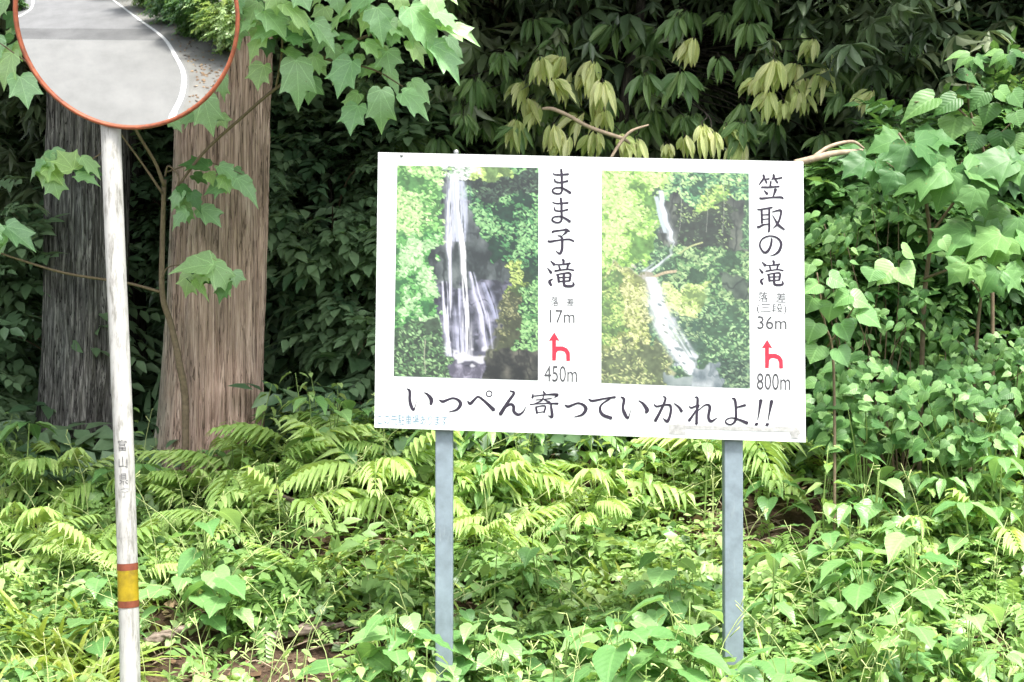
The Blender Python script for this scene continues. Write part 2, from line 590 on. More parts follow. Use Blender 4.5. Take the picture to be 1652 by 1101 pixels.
T_LOBED = [leaf_tpl(LOBED, 0.30, 0.28, 0.04, 0, LOBED_M), leaf_tpl(LOBED2, 0.12, 0.50, 0.06, 1, LOBED_M), leaf_tpl(LOBED, 0.55, 0.15, 0.06, 2, LOBED_M), leaf_tpl(LOBED2, 0.40, 0.25, 0.05, 4, LOBED_M), leaf_tpl(LOBED, -0.10, 0.6, 0.05, 7, LOBED_M)]
T_HEART = [leaf_tpl(HEART, 0.2, 0.25, 0.03, 0, HEART_M), leaf_tpl(HEART, 0.4, 0.4, 0.04, 2, HEART_M), leaf_tpl(HEART, 0.08, 0.12, 0.05, 3, HEART_M)]
T_OVATE = [leaf_tpl(lance(8, 0.5, 0.35, 1.2), 0.25, 0.3, 0.03, i, None) for i in range(2)] + [leaf_tpl(lance(8, 0.5, 0.42, 1.0), 0.45, 0.5, 0.04, 5, None)]
T_LANCE = [leaf_tpl(lance(7, 0.5, 0.5, 0.9), 0.4, 0.2, 0.0, 0, None), leaf_tpl(lance(7, 0.5, 0.55, 0.8), 0.3, 0.45, 0.03, 1, None)]
T_SM = small_tpl(4, 0.30, 0.4, 0.3, 0.25)
T_SM2 = small_tpl(4, 0.42, 0.38, 0.15, 0.15)


def mesh_of(name, tpl, mat):
    return mesh_np(name, tpl[0], tpl[1], mat, tpl[2], np.zeros(len(tpl[0])) if len(tpl) < 4 else tpl[3])


def compound(items):
    """template made of scaled copies: items of (template, dir, normal, width, length, place, tint)"""
    V, T, U, t, o = [], [], [], [], 0
    for tpl, dv, nv, wd, ln, pl, ti in items:
        R = frames(np.array([dv], float), np.array([nv], float))[0] @ np.diag([wd, ln, ln])
        V.append(tpl[0] @ R.T + np.array(pl)); T.append(tpl[1] + o); U.append(tpl[2]); t.append(np.full(len(tpl[0]), ti))
        o += len(tpl[0])
    return np.vstack(V), np.vstack(T), np.vstack(U), np.concatenate(t)


def whorl(nl, seed, droop=0.7, wd=0.30):
    r = random.Random(seed)
    it = []
    for i in range(nl):
        a = i / nl * 2 * math.pi + r.uniform(-0.25, 0.25)
        e = -droop + r.uniform(-0.35, 0.45)
        dv = (math.cos(a) * math.cos(e), math.sin(a) * math.cos(e), math.sin(e))
        nv = (-math.cos(a) * math.sin(e) * -1, -math.sin(a) * math.sin(e) * -1, math.cos(e))
        it.append((T_SM, dv, nv, wd * 1.6, r.uniform(0.75, 1.1), (0, 0, 0), r.uniform(0, 0.25)))
    return compound(it)


def spray(nl, seed, ovw=0.55):
    """a leafy twig along +Y with leaves in two drooping rows"""
    r = random.Random(seed)
    it = []
    for i in range(nl):
        sd = 1 if i % 2 else -1
        y = (i + 0.5) / nl
        a = r.uniform(0.55, 1.1) if i < nl - 1 else 0.0
        dv = (sd * math.sin(a), math.cos(a), -0.25 + r.uniform(-0.25, 0.2))
        it.append((T_SM2, dv, (r.uniform(-0.3, 0.3), r.uniform(-0.3, 0.2), 1), ovw * 0.42, r.uniform(0.28, 0.42), (0, y, -0.25 * y * y), r.uniform(0, 0.25)))
    return compound(it)


T_WHORL = [whorl(8, i, 0.55 + 0.25 * (i % 3)) for i in range(4)]
T_SPRAY = [spray(9, i) for i in range(4)]


def frond(npin, seed, wmax=0.34, droop=0.5, deep=True):
    """a fern frond along +Y: stalk, then pairs of narrow pinnae shortening to the tip"""
    r = random.Random(seed)
    it = []
    for i in range(npin):
        t = 0.18 + 0.82 * i / npin
        ln = wmax * (math.sin(min(1, (t - 0.10) / 0.35) * math.pi / 2)) * (1 - t) ** 0.55 * 1.3 + 0.035
        for sd in (-1, 1):
            a = 1.05 - 0.45 * t + r.uniform(-0.1, 0.1)
            dv = (sd * math.sin(a), math.cos(a), -0.25 - 0.5 * t + r.uniform(-0.12, 0.1))
            it.append((small_tpl(5, 0.5, 0.35, 0.25, r.uniform(.15, .6)), dv, (0, 0.4 * t, 1), 0.078 if deep else 0.05, ln, (0, t, -droop * t * t), r.uniform(0, 0.15)))
    # rachis
    ys = np.linspace(0, 1, 8)
    V = np.concatenate([np.stack([sx * (0.011 * (1 - 0.7 * ys)), ys, -droop * ys ** 2 + 0.004], 1) for sx in (-1, 1)])
    T = []
    for i in range(7):
        T += [(i, 8 + i, 9 + i), (i, 9 + i, i + 1)]
    c = compound(it)
    k = len(c[0])
    return np.vstack([c[0], V]), np.vstack([c[1], np.array(T) + k]), np.vstack([c[2], V[:, :2]]), np.concatenate([c[3], np.full(16, 0.1)])


def blade(n, wd, bend, seed):
    t = np.linspace(0, 1, n)
    y = np.sin(t * bend) / bend
    z = -(1 - np.cos(t * bend)) / bend
    hw = wd * np.minimum(1, (1 - t) * 2.2) ** 0.7 * (0.6 + 0.4 * np.minimum(1, t * 3))
    x = np.concatenate([-hw, hw * 0, hw])
    V = np.stack([x, np.tile(y, 3), np.tile(z, 3) + np.abs(x) * 0.5], 1)
    T = []
    for c in range(2):
        for i in range(n - 1):
            a, b = c * n + i, (c + 1) * n + i
            T += [(a, b, b + 1), (a, b + 1, a + 1)]
    return V, np.array(T), np.stack([x + 0.5, np.tile(t, 3)], 1)


T_FROND = [frond(11, 0, 0.44, 0.6), frond(10, 1, 0.48, 0.85), frond(12, 2, 0.38, 0.45), frond(9, 3, 0.42, 0.3)]
T_FINE = [frond(20, 5, 0.34, 0.35, False)]
T_BLADE = [blade(7, 0.028, 1.5, 0), blade(7, 0.034, 2.2, 1), blade(7, 0.024, 0.9, 2)]
T_STRAP = [blade(6, 0.075, 0.35, 0), blade(6, 0.065, 0.7, 1)]


def feather(seed):
    """a small twice-cut weed spray along +Y"""
    r = random.Random(seed)
    it = []
    for i in range(9):
        t = 0.12 + 0.88 * i / 9
        for sd in (-1, 1):
            a = 0.9 + r.uniform(-0.2, 0.2)
            dv = (sd * math.sin(a), math.cos(a), r.uniform(-0.3, 0.15))
            it.append((T_SM2, dv, (r.uniform(-.3, .3), 0, 1), 0.16, 0.30 * (1 - 0.6 * t) + 0.05, (0, t, -0.3 * t * t), r.uniform(0, 0.3)))
    it.append((T_SM2, (0, 1, -0.5), (0, 0, 1), 0.15, 0.2, (0, 0.95, -0.27), 0.1))
    return compound(it)


T_FEATHER = [feather(i) for i in range(3)]

# ------------------------------------------------------------------ ground, road
xs = np.concatenate([np.linspace(-40, -9, 16)[:-1], np.linspace(-9, 9, 181), np.linspace(9, 40, 16)[1:]])
ys = np.concatenate([np.linspace(4.25, 12, 90)[:-1], np.linspace(12, 32, 41), np.linspace(32, 90, 8)[1:]])
X, Y = np.meshgrid(xs, ys)
Z = H(X, Y) + 0.015 * (vnoise(X * 14, Y * 14, 9) - 0.5) * (Y > 4.6)
ZB = np.where(Y > 32, 14.5 + (Y - 32) * 0.6, Z)
nx, ny = len(xs), len(ys)
I = np.arange(nx * ny).reshape(ny, nx)
Q = np.stack([I[:-1, :-1], I[:-1, 1:], I[1:, 1:], I[1:, :-1]], -1).reshape(-1, 4)
o = obj('ground', mesh_np('ground', np.stack([X, Y, ZB], -1).reshape(-1, 3), Q, M['soil']), None, 'structure')


def sheet(name, poly, z, mat, kind='structure'):
    me = mesh_py(name, [(x, y, z) for x, y in poly], [tuple(range(len(poly)))], mat)
    return obj(name, me, None, kind)


sheet('earth', [(-400, -400), (400, -400), (400, 4.3), (-400, 4.3)], -0.03, M['soil'])
sheet('road', [(-60, -4.05), (40, -3.6), (40, 4.32), (-60, 4.32)], 0.0, M['road'])
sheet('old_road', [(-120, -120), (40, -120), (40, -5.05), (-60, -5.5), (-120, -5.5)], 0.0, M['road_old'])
sheet('shadow_strip', [(-60, -5.5), (40, -5.05), (40, -3.6), (-60, -4.05)], 0.0, M['road_shadow'])  # shadow band across the road, painted as a darker sheet


def ribbon(name, pts, wd, z, mat):
    P = smooth_path(pts, 8)
    D = np.gradient(P, axis=0)
    D /= np.linalg.norm(D, axis=1)[:, None]
    Nn = np.stack([-D[:, 1], D[:, 0]], 1)
    L_, R_ = P + Nn * wd / 2, P - Nn * wd / 2
    n = len(P)
    V = [(x, y, z) for x, y in np.vstack([L_, R_])]
    return obj(name, mesh_py(name, V, [(i, n + i, n + i + 1, i + 1) for i in range(n - 1)], mat), None, 'structure')


EDGE = [(-2.15, 2.2), (-1.88, 0.94), (-1.76, 0.05), (-1.80, -0.98), (-2.05, -2.07), (-2.71, -4.19), (-4.12, -6.95), (-6.53, -11.59), (-9.5, -17), (-14, -24)]
ribbon('road_edge_line', EDGE, 0.11, 0.008, M['line'])
ribbon('road_edge_line', [(-10.0, -6.2), (-10.26, -7.3), (-10.7, -9.36), (-12.17, -12.14), (-15, -17), (-20, -25)], 0.16, 0.008, M['line'])
sp = smooth_path(EDGE, 6)
sheet('road_shoulder', [tuple(p + np.array([0.12, 0])) for p in sp] + [(30, -24), (30, 2.2)], 0.004, M['shoulder'])

# litter on the shoulder and on the bank
n = 420
t = rng.random(n) * 8
ii = np.clip((t * 6).astype(int), 0, len(sp) - 1)
Lx = np.stack([sp[ii, 0] + 0.2 + np.abs(rng.normal(0, 0.7, n)), sp[ii, 1] + rng.normal(0, 0.15, n), np.full(n, 0.014)], 1)
D = rng.normal(0, 1, (n, 3)); D[:, 2] *= 0.1
Nn = rng.normal(0, 0.3, (n, 3)) + np.array([0, 0, 1.0])
Mx = frames(D, Nn) * (0.05 + 0.06 * rng.random(n))[:, None, None]
b = batch(T_SM2, Mx, Lx)
obj('shoulder_litter', mesh_np('shoulder_litter', b[0], b[1], M['litter'], b[2], b[3]), None, 'stuff')
n = 9000
px = rng.uniform(-4.2, 4.2, n); py = rng.uniform(4.9, 10.5, n)
Lx = np.stack([px, py, H(px, py) + 0.015], 1)
D = rng.normal(0, 1, (n, 3)); D[:, 2] *= 0.25
Nn = rng.normal(0, 0.45, (n, 3)) + np.array([0, -0.2, 1.0])
Mx = frames(D, Nn) * (0.03 + 0.05 * rng.random(n))[:, None, None]
Mx[:, :, 0] *= rng.choice([0.25, 1.0, 1.0], n)[:, None]
b = batch(T_SM2, Mx, Lx)
o = obj('leaf_litter', mesh_np('leaf_litter', b[0], b[1], M['litter'], b[2], b[3]), None, 'stuff')

# ------------------------------------------------------------------ information sign
SO = Vector((0.33323857, 6.0, 1.75164685))
yw, tl = 0.01686924, -0.09475857
SN = Matrix.Rotation(yw, 3, 'Z') @ Matrix.Rotation(tl, 3, 'X') @ Vector((0, -1, 0))


def sp_(px, py, off=0.0):
    d = ray(px, py)
    return CAM + d * ((SO + SN * off - CAM).dot(SN) / d.dot(SN))


signL = at(717, 690, 6.06)
base = Vector((0.33, 6.08, float(H(0.33, 6.08))))
sign = thing('information_sign', base, 'white board showing two waterfall photographs with Japanese lettering, on two grey square posts', 'sign')
corn = [(610, 246), (1296, 261), (1300, 714), (604, 690)]
TH = 0.022
Fv = [sp_(*c) for c in corn]
# subdivided front so the board is very slightly bowed, with a folded edge
nu, nv = 24, 16
V, Fc = [], []
for side, off in ((0, 0.0), (1, -TH)):
    for j in range(nv + 1):
        for i in range(nu + 1):
            u, v = i / nu, j / nv
            p = (Fv[0] * (1 - u) + Fv[1] * u) * (1 - v) + (Fv[3] * (1 - u) + Fv[2] * u) * v
            V.append(p + SN * off)
k = (nu + 1) * (nv + 1)
g = lambda s_, i, j: s_ * k + j * (nu + 1) + i
for j in range(nv):
    for i in range(nu):
        Fc.append((g(0, i, j), g(0, i, j + 1), g(0, i + 1, j + 1), g(0, i + 1, j)))
        Fc.append((g(1, i, j), g(1, i + 1, j), g(1, i + 1, j + 1), g(1, i, j + 1)))
for i in range(nu):
    Fc.append((g(0, i, 0), g(0, i + 1, 0), g(1, i + 1, 0), g(1, i, 0)))
    Fc.append((g(0, i, nv), g(1, i, nv), g(1, i + 1, nv), g(0, i + 1, nv)))
for j in range(nv):
    Fc.append((g(0, 0, j), g(1, 0, j), g(1, 0, j + 1), g(0, 0, j + 1)))
    Fc.append((g(0, nu, j), g(0, nu, j + 1), g(1, nu, j + 1), g(1, nu, j)))
me = mesh_py('panel', V, Fc, M['white'])
panel = obj('panel', me, sign)


def box(c, ax, ay, az_, bev=0.0):
    c, ax, ay, az_ = map(Vector, (c, ax, ay, az_))
    V = [c + ax * i + ay * j + az_ * k for i in (-1, 1) for j in (-1, 1) for k in (-1, 1)]
    return V, [(0, 1, 3, 2), (4, 6, 7, 5), (0, 4, 5, 1), (2, 3, 7, 6), (0, 2, 6, 4), (1, 5, 7, 3)]


def merge(items):
    V, Fq, o = [], [], 0
    for v, f in items:
        V += list(v); Fq += [tuple(i + o for i in q) for q in f]; o += len(v)
    return V, Fq


def bevelled(o, wd=0.004, seg=2):
    m = o.modifiers.new('edge', 'BEVEL')
    m.width = wd
    m.segments = seg
    m.limit_method = 'ANGLE'
    return o


for pxm, hw in ((717, 0.037), (1181.5, 0.0395)):
    foot = at(pxm, 900, 6.10)
    # square tube from below the ground to the upper part of the board's back, leaning with it
    top = sp_(pxm + (1 if pxm > 900 else 0), 285, -TH - 0.042)
    bot = sp_(pxm, 716 if pxm > 900 else 694, -TH - 0.042)
    dirv = (top - bot)
    bz = Vector((bot.x, bot.y + 0.004, float(H(bot.x, bot.y)) - 0.25))
    V, Fq = [], []
    for p in (bz, bot, top):
        for sx, sy in ((-1, -1), (1, -1), (1, 1), (-1, 1)):
            V.append(p + Vector((sx * hw, sy * 0.037, 0)))
    for lv in range(2):
        for i in range(4):
            j = (i + 1) % 4
            Fq.append((lv * 4 + i, lv * 4 + j, lv * 4 + 4 + j, lv * 4 + 4 + i))
    Fq += [(3, 2, 1, 0), (8, 9, 10, 11)]
    po = bevelled(obj('post', mesh_py('post', V, Fq, M['steel']), sign), 0.006, 3)
    # clamp strap and bolts that hold the board
    for py in (330, 640):
        c = sp_(pxm, py, -TH - 0.042)
        v, f = merge([box(c + Vector((0, 0.040, 0)), (hw + 0.03, 0, 0), (0, 0.002, 0), (0, 0, 0.02)),
                      box(c + Vector((hw + 0.012, 0.0, 0)), (0.008, 0, 0), (0, 0.037, 0), (0, 0, 0.012)),
                      box(c + Vector((-hw - 0.012, 0.0, 0)), (0.008, 0, 0), (0, 0.037, 0), (0, 0, 0.012))])
        obj('clamp', mesh_py('clamp', v, f, M['bolt']), sign)
# rail and lug that peeps over the top edge
c = sp_(736, 247, -TH - 0.012)
V, Fq = tube([c + Vector((0, 0.012, 0.002)), c + Vector((0, -0.010, 0.002))], [0.011, 0.011], 12, 2)
obj('bolt', mesh_py('bolt', V, Fq, M['bolt'], True), sign)
c = sp_(648, 251, 0.0)
V, Fq = tube([c, c + SN * 0.005], [0.008, 0.006], 8, 2)
obj('bolt', mesh_py('bolt', V, Fq, M['bolt'], True), sign)

# brush lettering: strokes given as (x, y, width) in the pixels of an enlarged view of the photograph
seq = [0]


def stroke_mesh(chars, ox, oy, sc, wk=1.0):
    V, Fq = [], []
    for st in chars:
        P = smooth_path([(ox + a / sc, oy + b_ / sc, c_ / sc * wk) for a, b_, c_ in st], 7)
        seq[0] += 1
        off = 0.0012 + (seq[0] % 40) * 0.00003
        D = np.gradient(P[:, :2], axis=0)
        D /= np.linalg.norm(D, axis=1)[:, None] + 1e-9
        Nn = np.stack([-D[:, 1], D[:, 0]], 1)
        pts = []
        n_ = len(P)
        # rounded ends
        e0 = P[0, :2] - D[0] * P[0, 2] * 0.35
        e1 = P[-1, :2] + D[-1] * P[-1, 2] * 0.35
        b0 = len(V)
        V.append(sp_(*e0, off))
        for i in range(n_):
            for sgn in (1, -1):
                q = P[i, :2] + Nn[i] * P[i, 2] / 2 * sgn
                V.append(sp_(*q, off))
        V.append(sp_(*e1, off))
        Fq.append((b0, b0 + 2, b0 + 1))
        for i in range(n_ - 1):
            a = b0 + 1 + 2 * i
            Fq.append((a, a + 1, a + 3, a + 2))
        a = b0 + 1 + 2 * (n_ - 1)
        Fq.append((a, a + 1, a + 2))
    return V, Fq


def ring(cx, cy, r, wd):
    return [(cx + r * math.cos(t), cy + r * math.sin(t), wd) for t in np.linspace(0, 2 * math.pi, 13)]


TSU = [[(500, 163, 9), (525, 175, 20), (560, 162, 16), (600, 150, 15), (640, 165, 20), (656, 195, 26), (628, 235, 18), (570, 252, 6)]]
lineA = [
    [(262, 80, 9), (280, 100, 20), (280, 160, 20), (290, 205, 24), (308, 238, 16), (322, 205, 6), (336, 158, 3)],
    [(388, 108, 7), (415, 125, 18), (440, 160, 28), (436, 196, 20)],
    *TSU,
    [(708, 172, 9), (728, 190, 22), (760, 160, 18), (790, 140, 15), (845, 182, 20), (903, 238, 28)],
    ring(868, 117, 21, 8),
    [(1020, 95, 8), (1052, 112, 18), (1010, 175, 22), (950, 270, 28)],
    [(985, 222, 10), (1025, 195, 18), (1048, 210, 22), (1052, 250, 22), (1085, 272, 20), (1120, 250, 12), (1140, 213, 5)],
    [(1268, 97, 9), (1283, 124, 18)],
    [(1193, 118, 8), (1188, 148, 18)],
    [(1196, 135, 9), (1290, 124, 11), (1372, 124, 20), (1352, 145, 8)],
    [(1212, 163, 7), (1330, 152, 9)],
    [(1272, 130, 10), (1255, 168, 11), (1185, 198, 5)],
    [(1278, 162, 8), (1318, 182, 18)],
    [(1170, 196, 9), (1280, 188, 9), (1378, 190, 17)],
    [(1215, 212, 14), (1222, 262, 16)],
    [(1215, 214, 8), (1282, 208, 12), (1274, 256, 14)],
    [(1222, 256, 8), (1276, 250, 8)],
    [(1325, 194, 14), (1334, 285, 22), (1305, 278, 5)],
    [(x + 928, y + 37, w_) for x, y, w_ in TSU[0]],
]
SA = 1652 / 360
lineB = [
    [(42, 150, 8), (70, 165, 18), (150, 150, 13), (235, 138, 17)],
    [(198, 150, 12), (140, 188, 13), (125, 225, 18), (145, 265, 22), (208, 290, 24)],
    [(275, 136, 9), (298, 155, 20), (290, 215, 18), (305, 260, 24), (326, 290, 15), (340, 255, 6), (355, 205, 3)],
    [(403, 163, 7), (435, 185, 18), (464, 228, 28), (457, 250, 20)],
    [(513, 190, 8), (535, 205, 14), (590, 194, 13), (630, 198, 18), (636, 235, 18), (625, 285, 19), (608, 312, 22), (578, 290, 4)],
    [(580, 132, 8), (597, 150, 16), (570, 220, 18), (523, 310, 22)],
    [(660, 183, 8), (695, 212, 17), (714, 242, 22)],
    [(808, 138, 8), (828, 150, 17), (823, 250, 18), (820, 332, 20)],
    [(768, 203, 8), (785, 215, 13), (838, 196, 11), (800, 260, 14), (766, 308, 20)],
    [(825, 240, 7), (885, 194, 11), (916, 208, 20), (906, 280, 19), (925, 312, 20), (970, 287, 4)],
    [(1075, 145, 8), (1098, 160, 18), (1105, 240, 17), (1101, 305, 18), (1070, 335, 12), (1035, 326, 12), (1034, 302, 10), (1070, 288, 10), (1120, 298, 15), (1187, 326, 24)],
    [(1110, 212, 10), (1172, 196, 19)],
    [(1284, 160, 26), (1274, 225, 15), (1261, 303, 6)],
    [(1251, 331, 30), (1253, 335, 30)],
    [(1362, 165, 26), (1350, 230, 15), (1335, 308, 6)],
    [(1329, 334, 30), (1331, 338, 30)],
]
SB = 1652 / 370
V, Fq = merge([stroke_mesh(lineA, 600, 610, SA, 1.06), stroke_mesh(lineB, 940, 610, SB, 1.06)])
obj('lettering', mesh_py('lettering', V, Fq, M['ink']), sign, None, 'large dark brush lettering along the bottom of the board')

MA = lambda dy, dx=0: [
    [(388 + dx, 92 + dy, 36), (400 + dx, 200 + dy, 36), (402 + dx, 320 + dy, 36), (405 + dx, 430 + dy, 36), (390 + dx, 505 + dy, 32), (330 + dx, 528 + dy, 28), (255 + dx, 505 + dy, 30), (235 + dx, 465 + dy, 28), (280 + dx, 425 + dy, 26), (390 + dx, 420 + dy, 28), (470 + dx, 455 + dy, 34), (555 + dx, 512 + dy, 44)],
    [(240 + dx, 168 + dy, 18), (320 + dx, 190 + dy, 28), (520 + dx, 178 + dy, 32)],
    [(272 + dx, 258 + dy, 20), (290 + dx, 310 + dy, 28), (380 + dx, 325 + dy, 28), (512 + dx, 298 + dy, 32)],
]
FALL = lambda k, dx, dy: [[(k * x + dx, k * y + dy, w_) for x, y, w_ in st] for st in [
    [(182, 558, 14), (245, 625, 46)], [(132, 678, 14), (195, 755, 46)], [(222, 850, 12), (165, 895, 44), (195, 960, 34)],
    [(372, 540, 30), (392, 560, 38), (390, 610, 34)], [(265, 622, 18), (380, 620, 24), (500, 602, 34)],
    [(318, 635, 26), (335, 695, 30)], [(465, 628, 34), (450, 690, 30)], [(250, 725, 30), (380, 706, 24), (470, 698, 24), (560, 715, 28)],
    [(275, 785, 20), (300, 800, 32), (318, 905, 38)], [(285, 785, 22), (400, 762, 24), (500, 768, 34), (490, 885, 36)],
    [(315, 830, 20), (490, 825, 20)], [(320, 895, 24), (490, 885, 24)],
    [(398, 765, 38), (400, 930, 40), (430, 968, 40), (520, 968, 40), (555, 945, 36), (540, 900, 14)]]]
V1 = stroke_mesh(MA(0) + MA(510, -6), 870, 265, 11.0, 1.15)
V2 = stroke_mesh([
    [(210, 100, 40), (240, 84, 34), (380, 66, 28), (435, 62, 46), (490, 88, 26)], [(450, 75, 40), (425, 110, 36), (370, 155, 14)],
    [(295, 155, 14), (345, 165, 30), (370, 210, 38), (372, 300, 40), (365, 385, 42), (330, 445, 36), (268, 402, 12)],
    [(140, 240, 30), (180, 250, 36), (330, 226, 26), (480, 215, 30), (560, 245, 30)]] + FALL(1, 0, 0), 870, 365, 10.01, 1.12)
V3 = stroke_mesh([
    [(290, 80, 34), (305, 130, 36), (265, 190, 34), (212, 262, 14)], [(300, 158, 24), (400, 152, 26)], [(325, 165, 24), (352, 225, 34)],
    [(472, 75, 36), (478, 120, 42), (440, 170, 18)], [(480, 150, 28), (560, 142, 28), (620, 132, 32)], [(500, 158, 26), (545, 222, 32)],
    [(425, 195, 30), (415, 285, 34)], [(260, 300, 30), (400, 300, 32), (575, 286, 30)], [(305, 355, 14), (362, 420, 48)],
    [(510, 335, 52), (490, 400, 38), (465, 465, 20)], [(225, 490, 28), (270, 500, 36), (440, 482, 26), (600, 478, 36), (645, 500, 30)],
    [(185, 690, 18), (230, 695, 26), (420, 665, 30), (455, 660, 18)], [(262, 700, 36), (268, 940, 36)], [(398, 690, 34), (398, 1000, 36), (390, 1090, 36)],
    [(285, 792, 20), (385, 785, 20)], [(285, 870, 20), (385, 862, 20)], [(185, 1000, 30), (215, 1005, 38), (300, 965, 28), (385, 955, 20)],
    [(450, 740, 18), (500, 725, 24), (585, 708, 36), (608, 745, 36), (580, 870, 36), (530, 965, 36), (465, 1030, 12)],
    [(455, 795, 14), (510, 890, 26), (560, 970, 44), (665, 1050, 30)]], 1205, 275, 11.0, 1.12)
V4 = stroke_mesh([
    [(432, 160, 22), (440, 200, 34), (420, 300, 40), (370, 390, 44), (312, 412, 38), (262, 365, 30), (230, 280, 30), (260, 190, 28), (340, 135, 28), (440, 122, 26), (540, 155, 32), (605, 235, 40), (600, 320, 46), (560, 400, 44), (490, 450, 28), (405, 475, 8)]]
    + FALL(1.0, 85, 20), 1205, 370, 11.0, 1.12)
obj('lettering', mesh_py('lettering', *merge([V1, V2]), M['ink']), sign, None, 'purple title written downwards beside the first photograph')
obj('lettering', mesh_py('lettering', *merge([V3, V4]), M['ink']), sign, None, 'purple title written downwards beside the second photograph')


def text_geo(body):
    cu = bpy.data.curves.new('lettering', 'FONT')
    cu.body = body
    cu.size = 1.0
    cu.resolution_u = 3
    o = bpy.data.objects.new('lettering', cu)
    COL.objects.link(o)
    dg = bpy.context.evaluated_depsgraph_get()
    me = o.evaluated_get(dg).to_mesh()
    V = np.array([v.co[:2] for v in me.vertices])
    Fq = [tuple(p.vertices) for p in me.polygons]
    o.evaluated_get(dg).to_mesh_clear()
    bpy.data.objects.remove(o)
    bpy.data.curves.remove(cu)
    V -= V.min(0)
    return V / V.max(0), Fq


def text_at(body, x0, y0, x1, y1, slope=0.02, thin=None):
    """text fitted to a pixel box of the photograph, on the board; slope follows the board's sag"""
    U, Fq = text_geo(body)
    return [sp_(x0 + u * (x1 - x0), y1 - v * (y1 - y0) + slope * u * (x1 - x0), 0.0013) for u, v in U], Fq


def arrow(ox, oy, sc):
    pts = [(172, 470), (232, 570), (192, 560), (192, 632), (270, 632), (320, 655), (350, 700), (354, 800), (310, 800), (308, 730), (290, 695), (250, 682), (215, 684), (196, 705), (190, 795), (147, 795), (147, 565), (108, 570)]
    return [sp_(ox + x / sc, oy + y / sc, 0.0012) for x, y in pts][::-1], [tuple(range(len(pts)))]


s71 = 7.1
items = [text_at('落', 889, 479, 901, 494), text_at('差', 914, 481, 926, 494), text_at('17m', 887, 500, 927, 521), text_at('450m', 878, 590, 931, 616),
         text_at('落', 1223, 471, 1239, 487), text_at('差', 1252, 472, 1268, 488), text_at('(三段)', 1221, 489, 1269, 506), text_at('36m', 1222, 510, 1269, 531), text_at('800m', 1221, 602, 1275, 629)]
for k_, it in enumerate(items):
    obj('lettering', mesh_py('lettering', *it, M['ink_grey']), sign, None, 'small grey figures under the first title' if k_ < 4 else 'small grey figures under the second title')
obj('arrow', mesh_py('arrow', *arrow(870, 470, 7.1), M['ink_red']), sign)
obj('arrow', mesh_py('arrow', *arrow(1213.5, 482, 7.1), M['ink_red']), sign)
obj('lettering', mesh_py('lettering', *text_at('この先駐車場あります', 609, 668, 722, 685), M['ink_blue']), sign, None, 'faded pale blue lettering in the lower corner of the board')
tp = []
for q, off in (([(1078, 685), (1105, 684), (1107, 702), (1078, 701)], 0.0012), ([(1096, 686), (1250, 690), (1250, 697), (1096, 692)], 0.0016),
               ([(1248, 688), (1290, 690), (1291, 701), (1274, 700.5), (1274, 697), (1248, 696)], 0.0020), ([(1276, 699), (1288, 699), (1288, 708), (1276, 707)], 0.0024)):
    tp.append(([sp_(x, y, off) for x, y in q][::-1], [tuple(range(len(q)))]))
for v, f in tp:
    obj('tape_scrap', mesh_py('tape_scrap', v, f, M['tape']), sign)

# ---- the two printed photographs, painted dab by dab into a fine grid of vertex colours
PW, PH = 236, 350
GU, GV = np.meshgrid(np.linspace(0, 1, PW), np.linspace(0, 1, PH))


def fbm(x, y, k, o=4):
    return sum(vnoise(x * 2 ** i, y * 2 ** i, k + i) * .5 ** (i + 1) for i in range(o)) / (1 - .5 ** o)


WU = GU + .17 * (fbm(GU * 6, GV * 9, 3) - .5) + .10 * (fbm(GU * 24, GV * 36, 8, 2) - .5)
WV = GV + .13 * (fbm(GU * 6, GV * 9, 5) - .5) + .07 * (fbm(GU * 24, GV * 36, 9, 2) - .5)


def soft(m, n=2):
    m = m.astype(float)
    for _ in range(n):
        q = np.pad(m, 1, mode='edge')
        m = (q[1:-1, 1:-1] * 2 + q[:-2, 1:-1] + q[2:, 1:-1] + q[1:-1, :-2] + q[1:-1, 2:]) / 6
    return m


def itp(v, xs_, ys_):
    return np.interp(v, xs_, ys_)


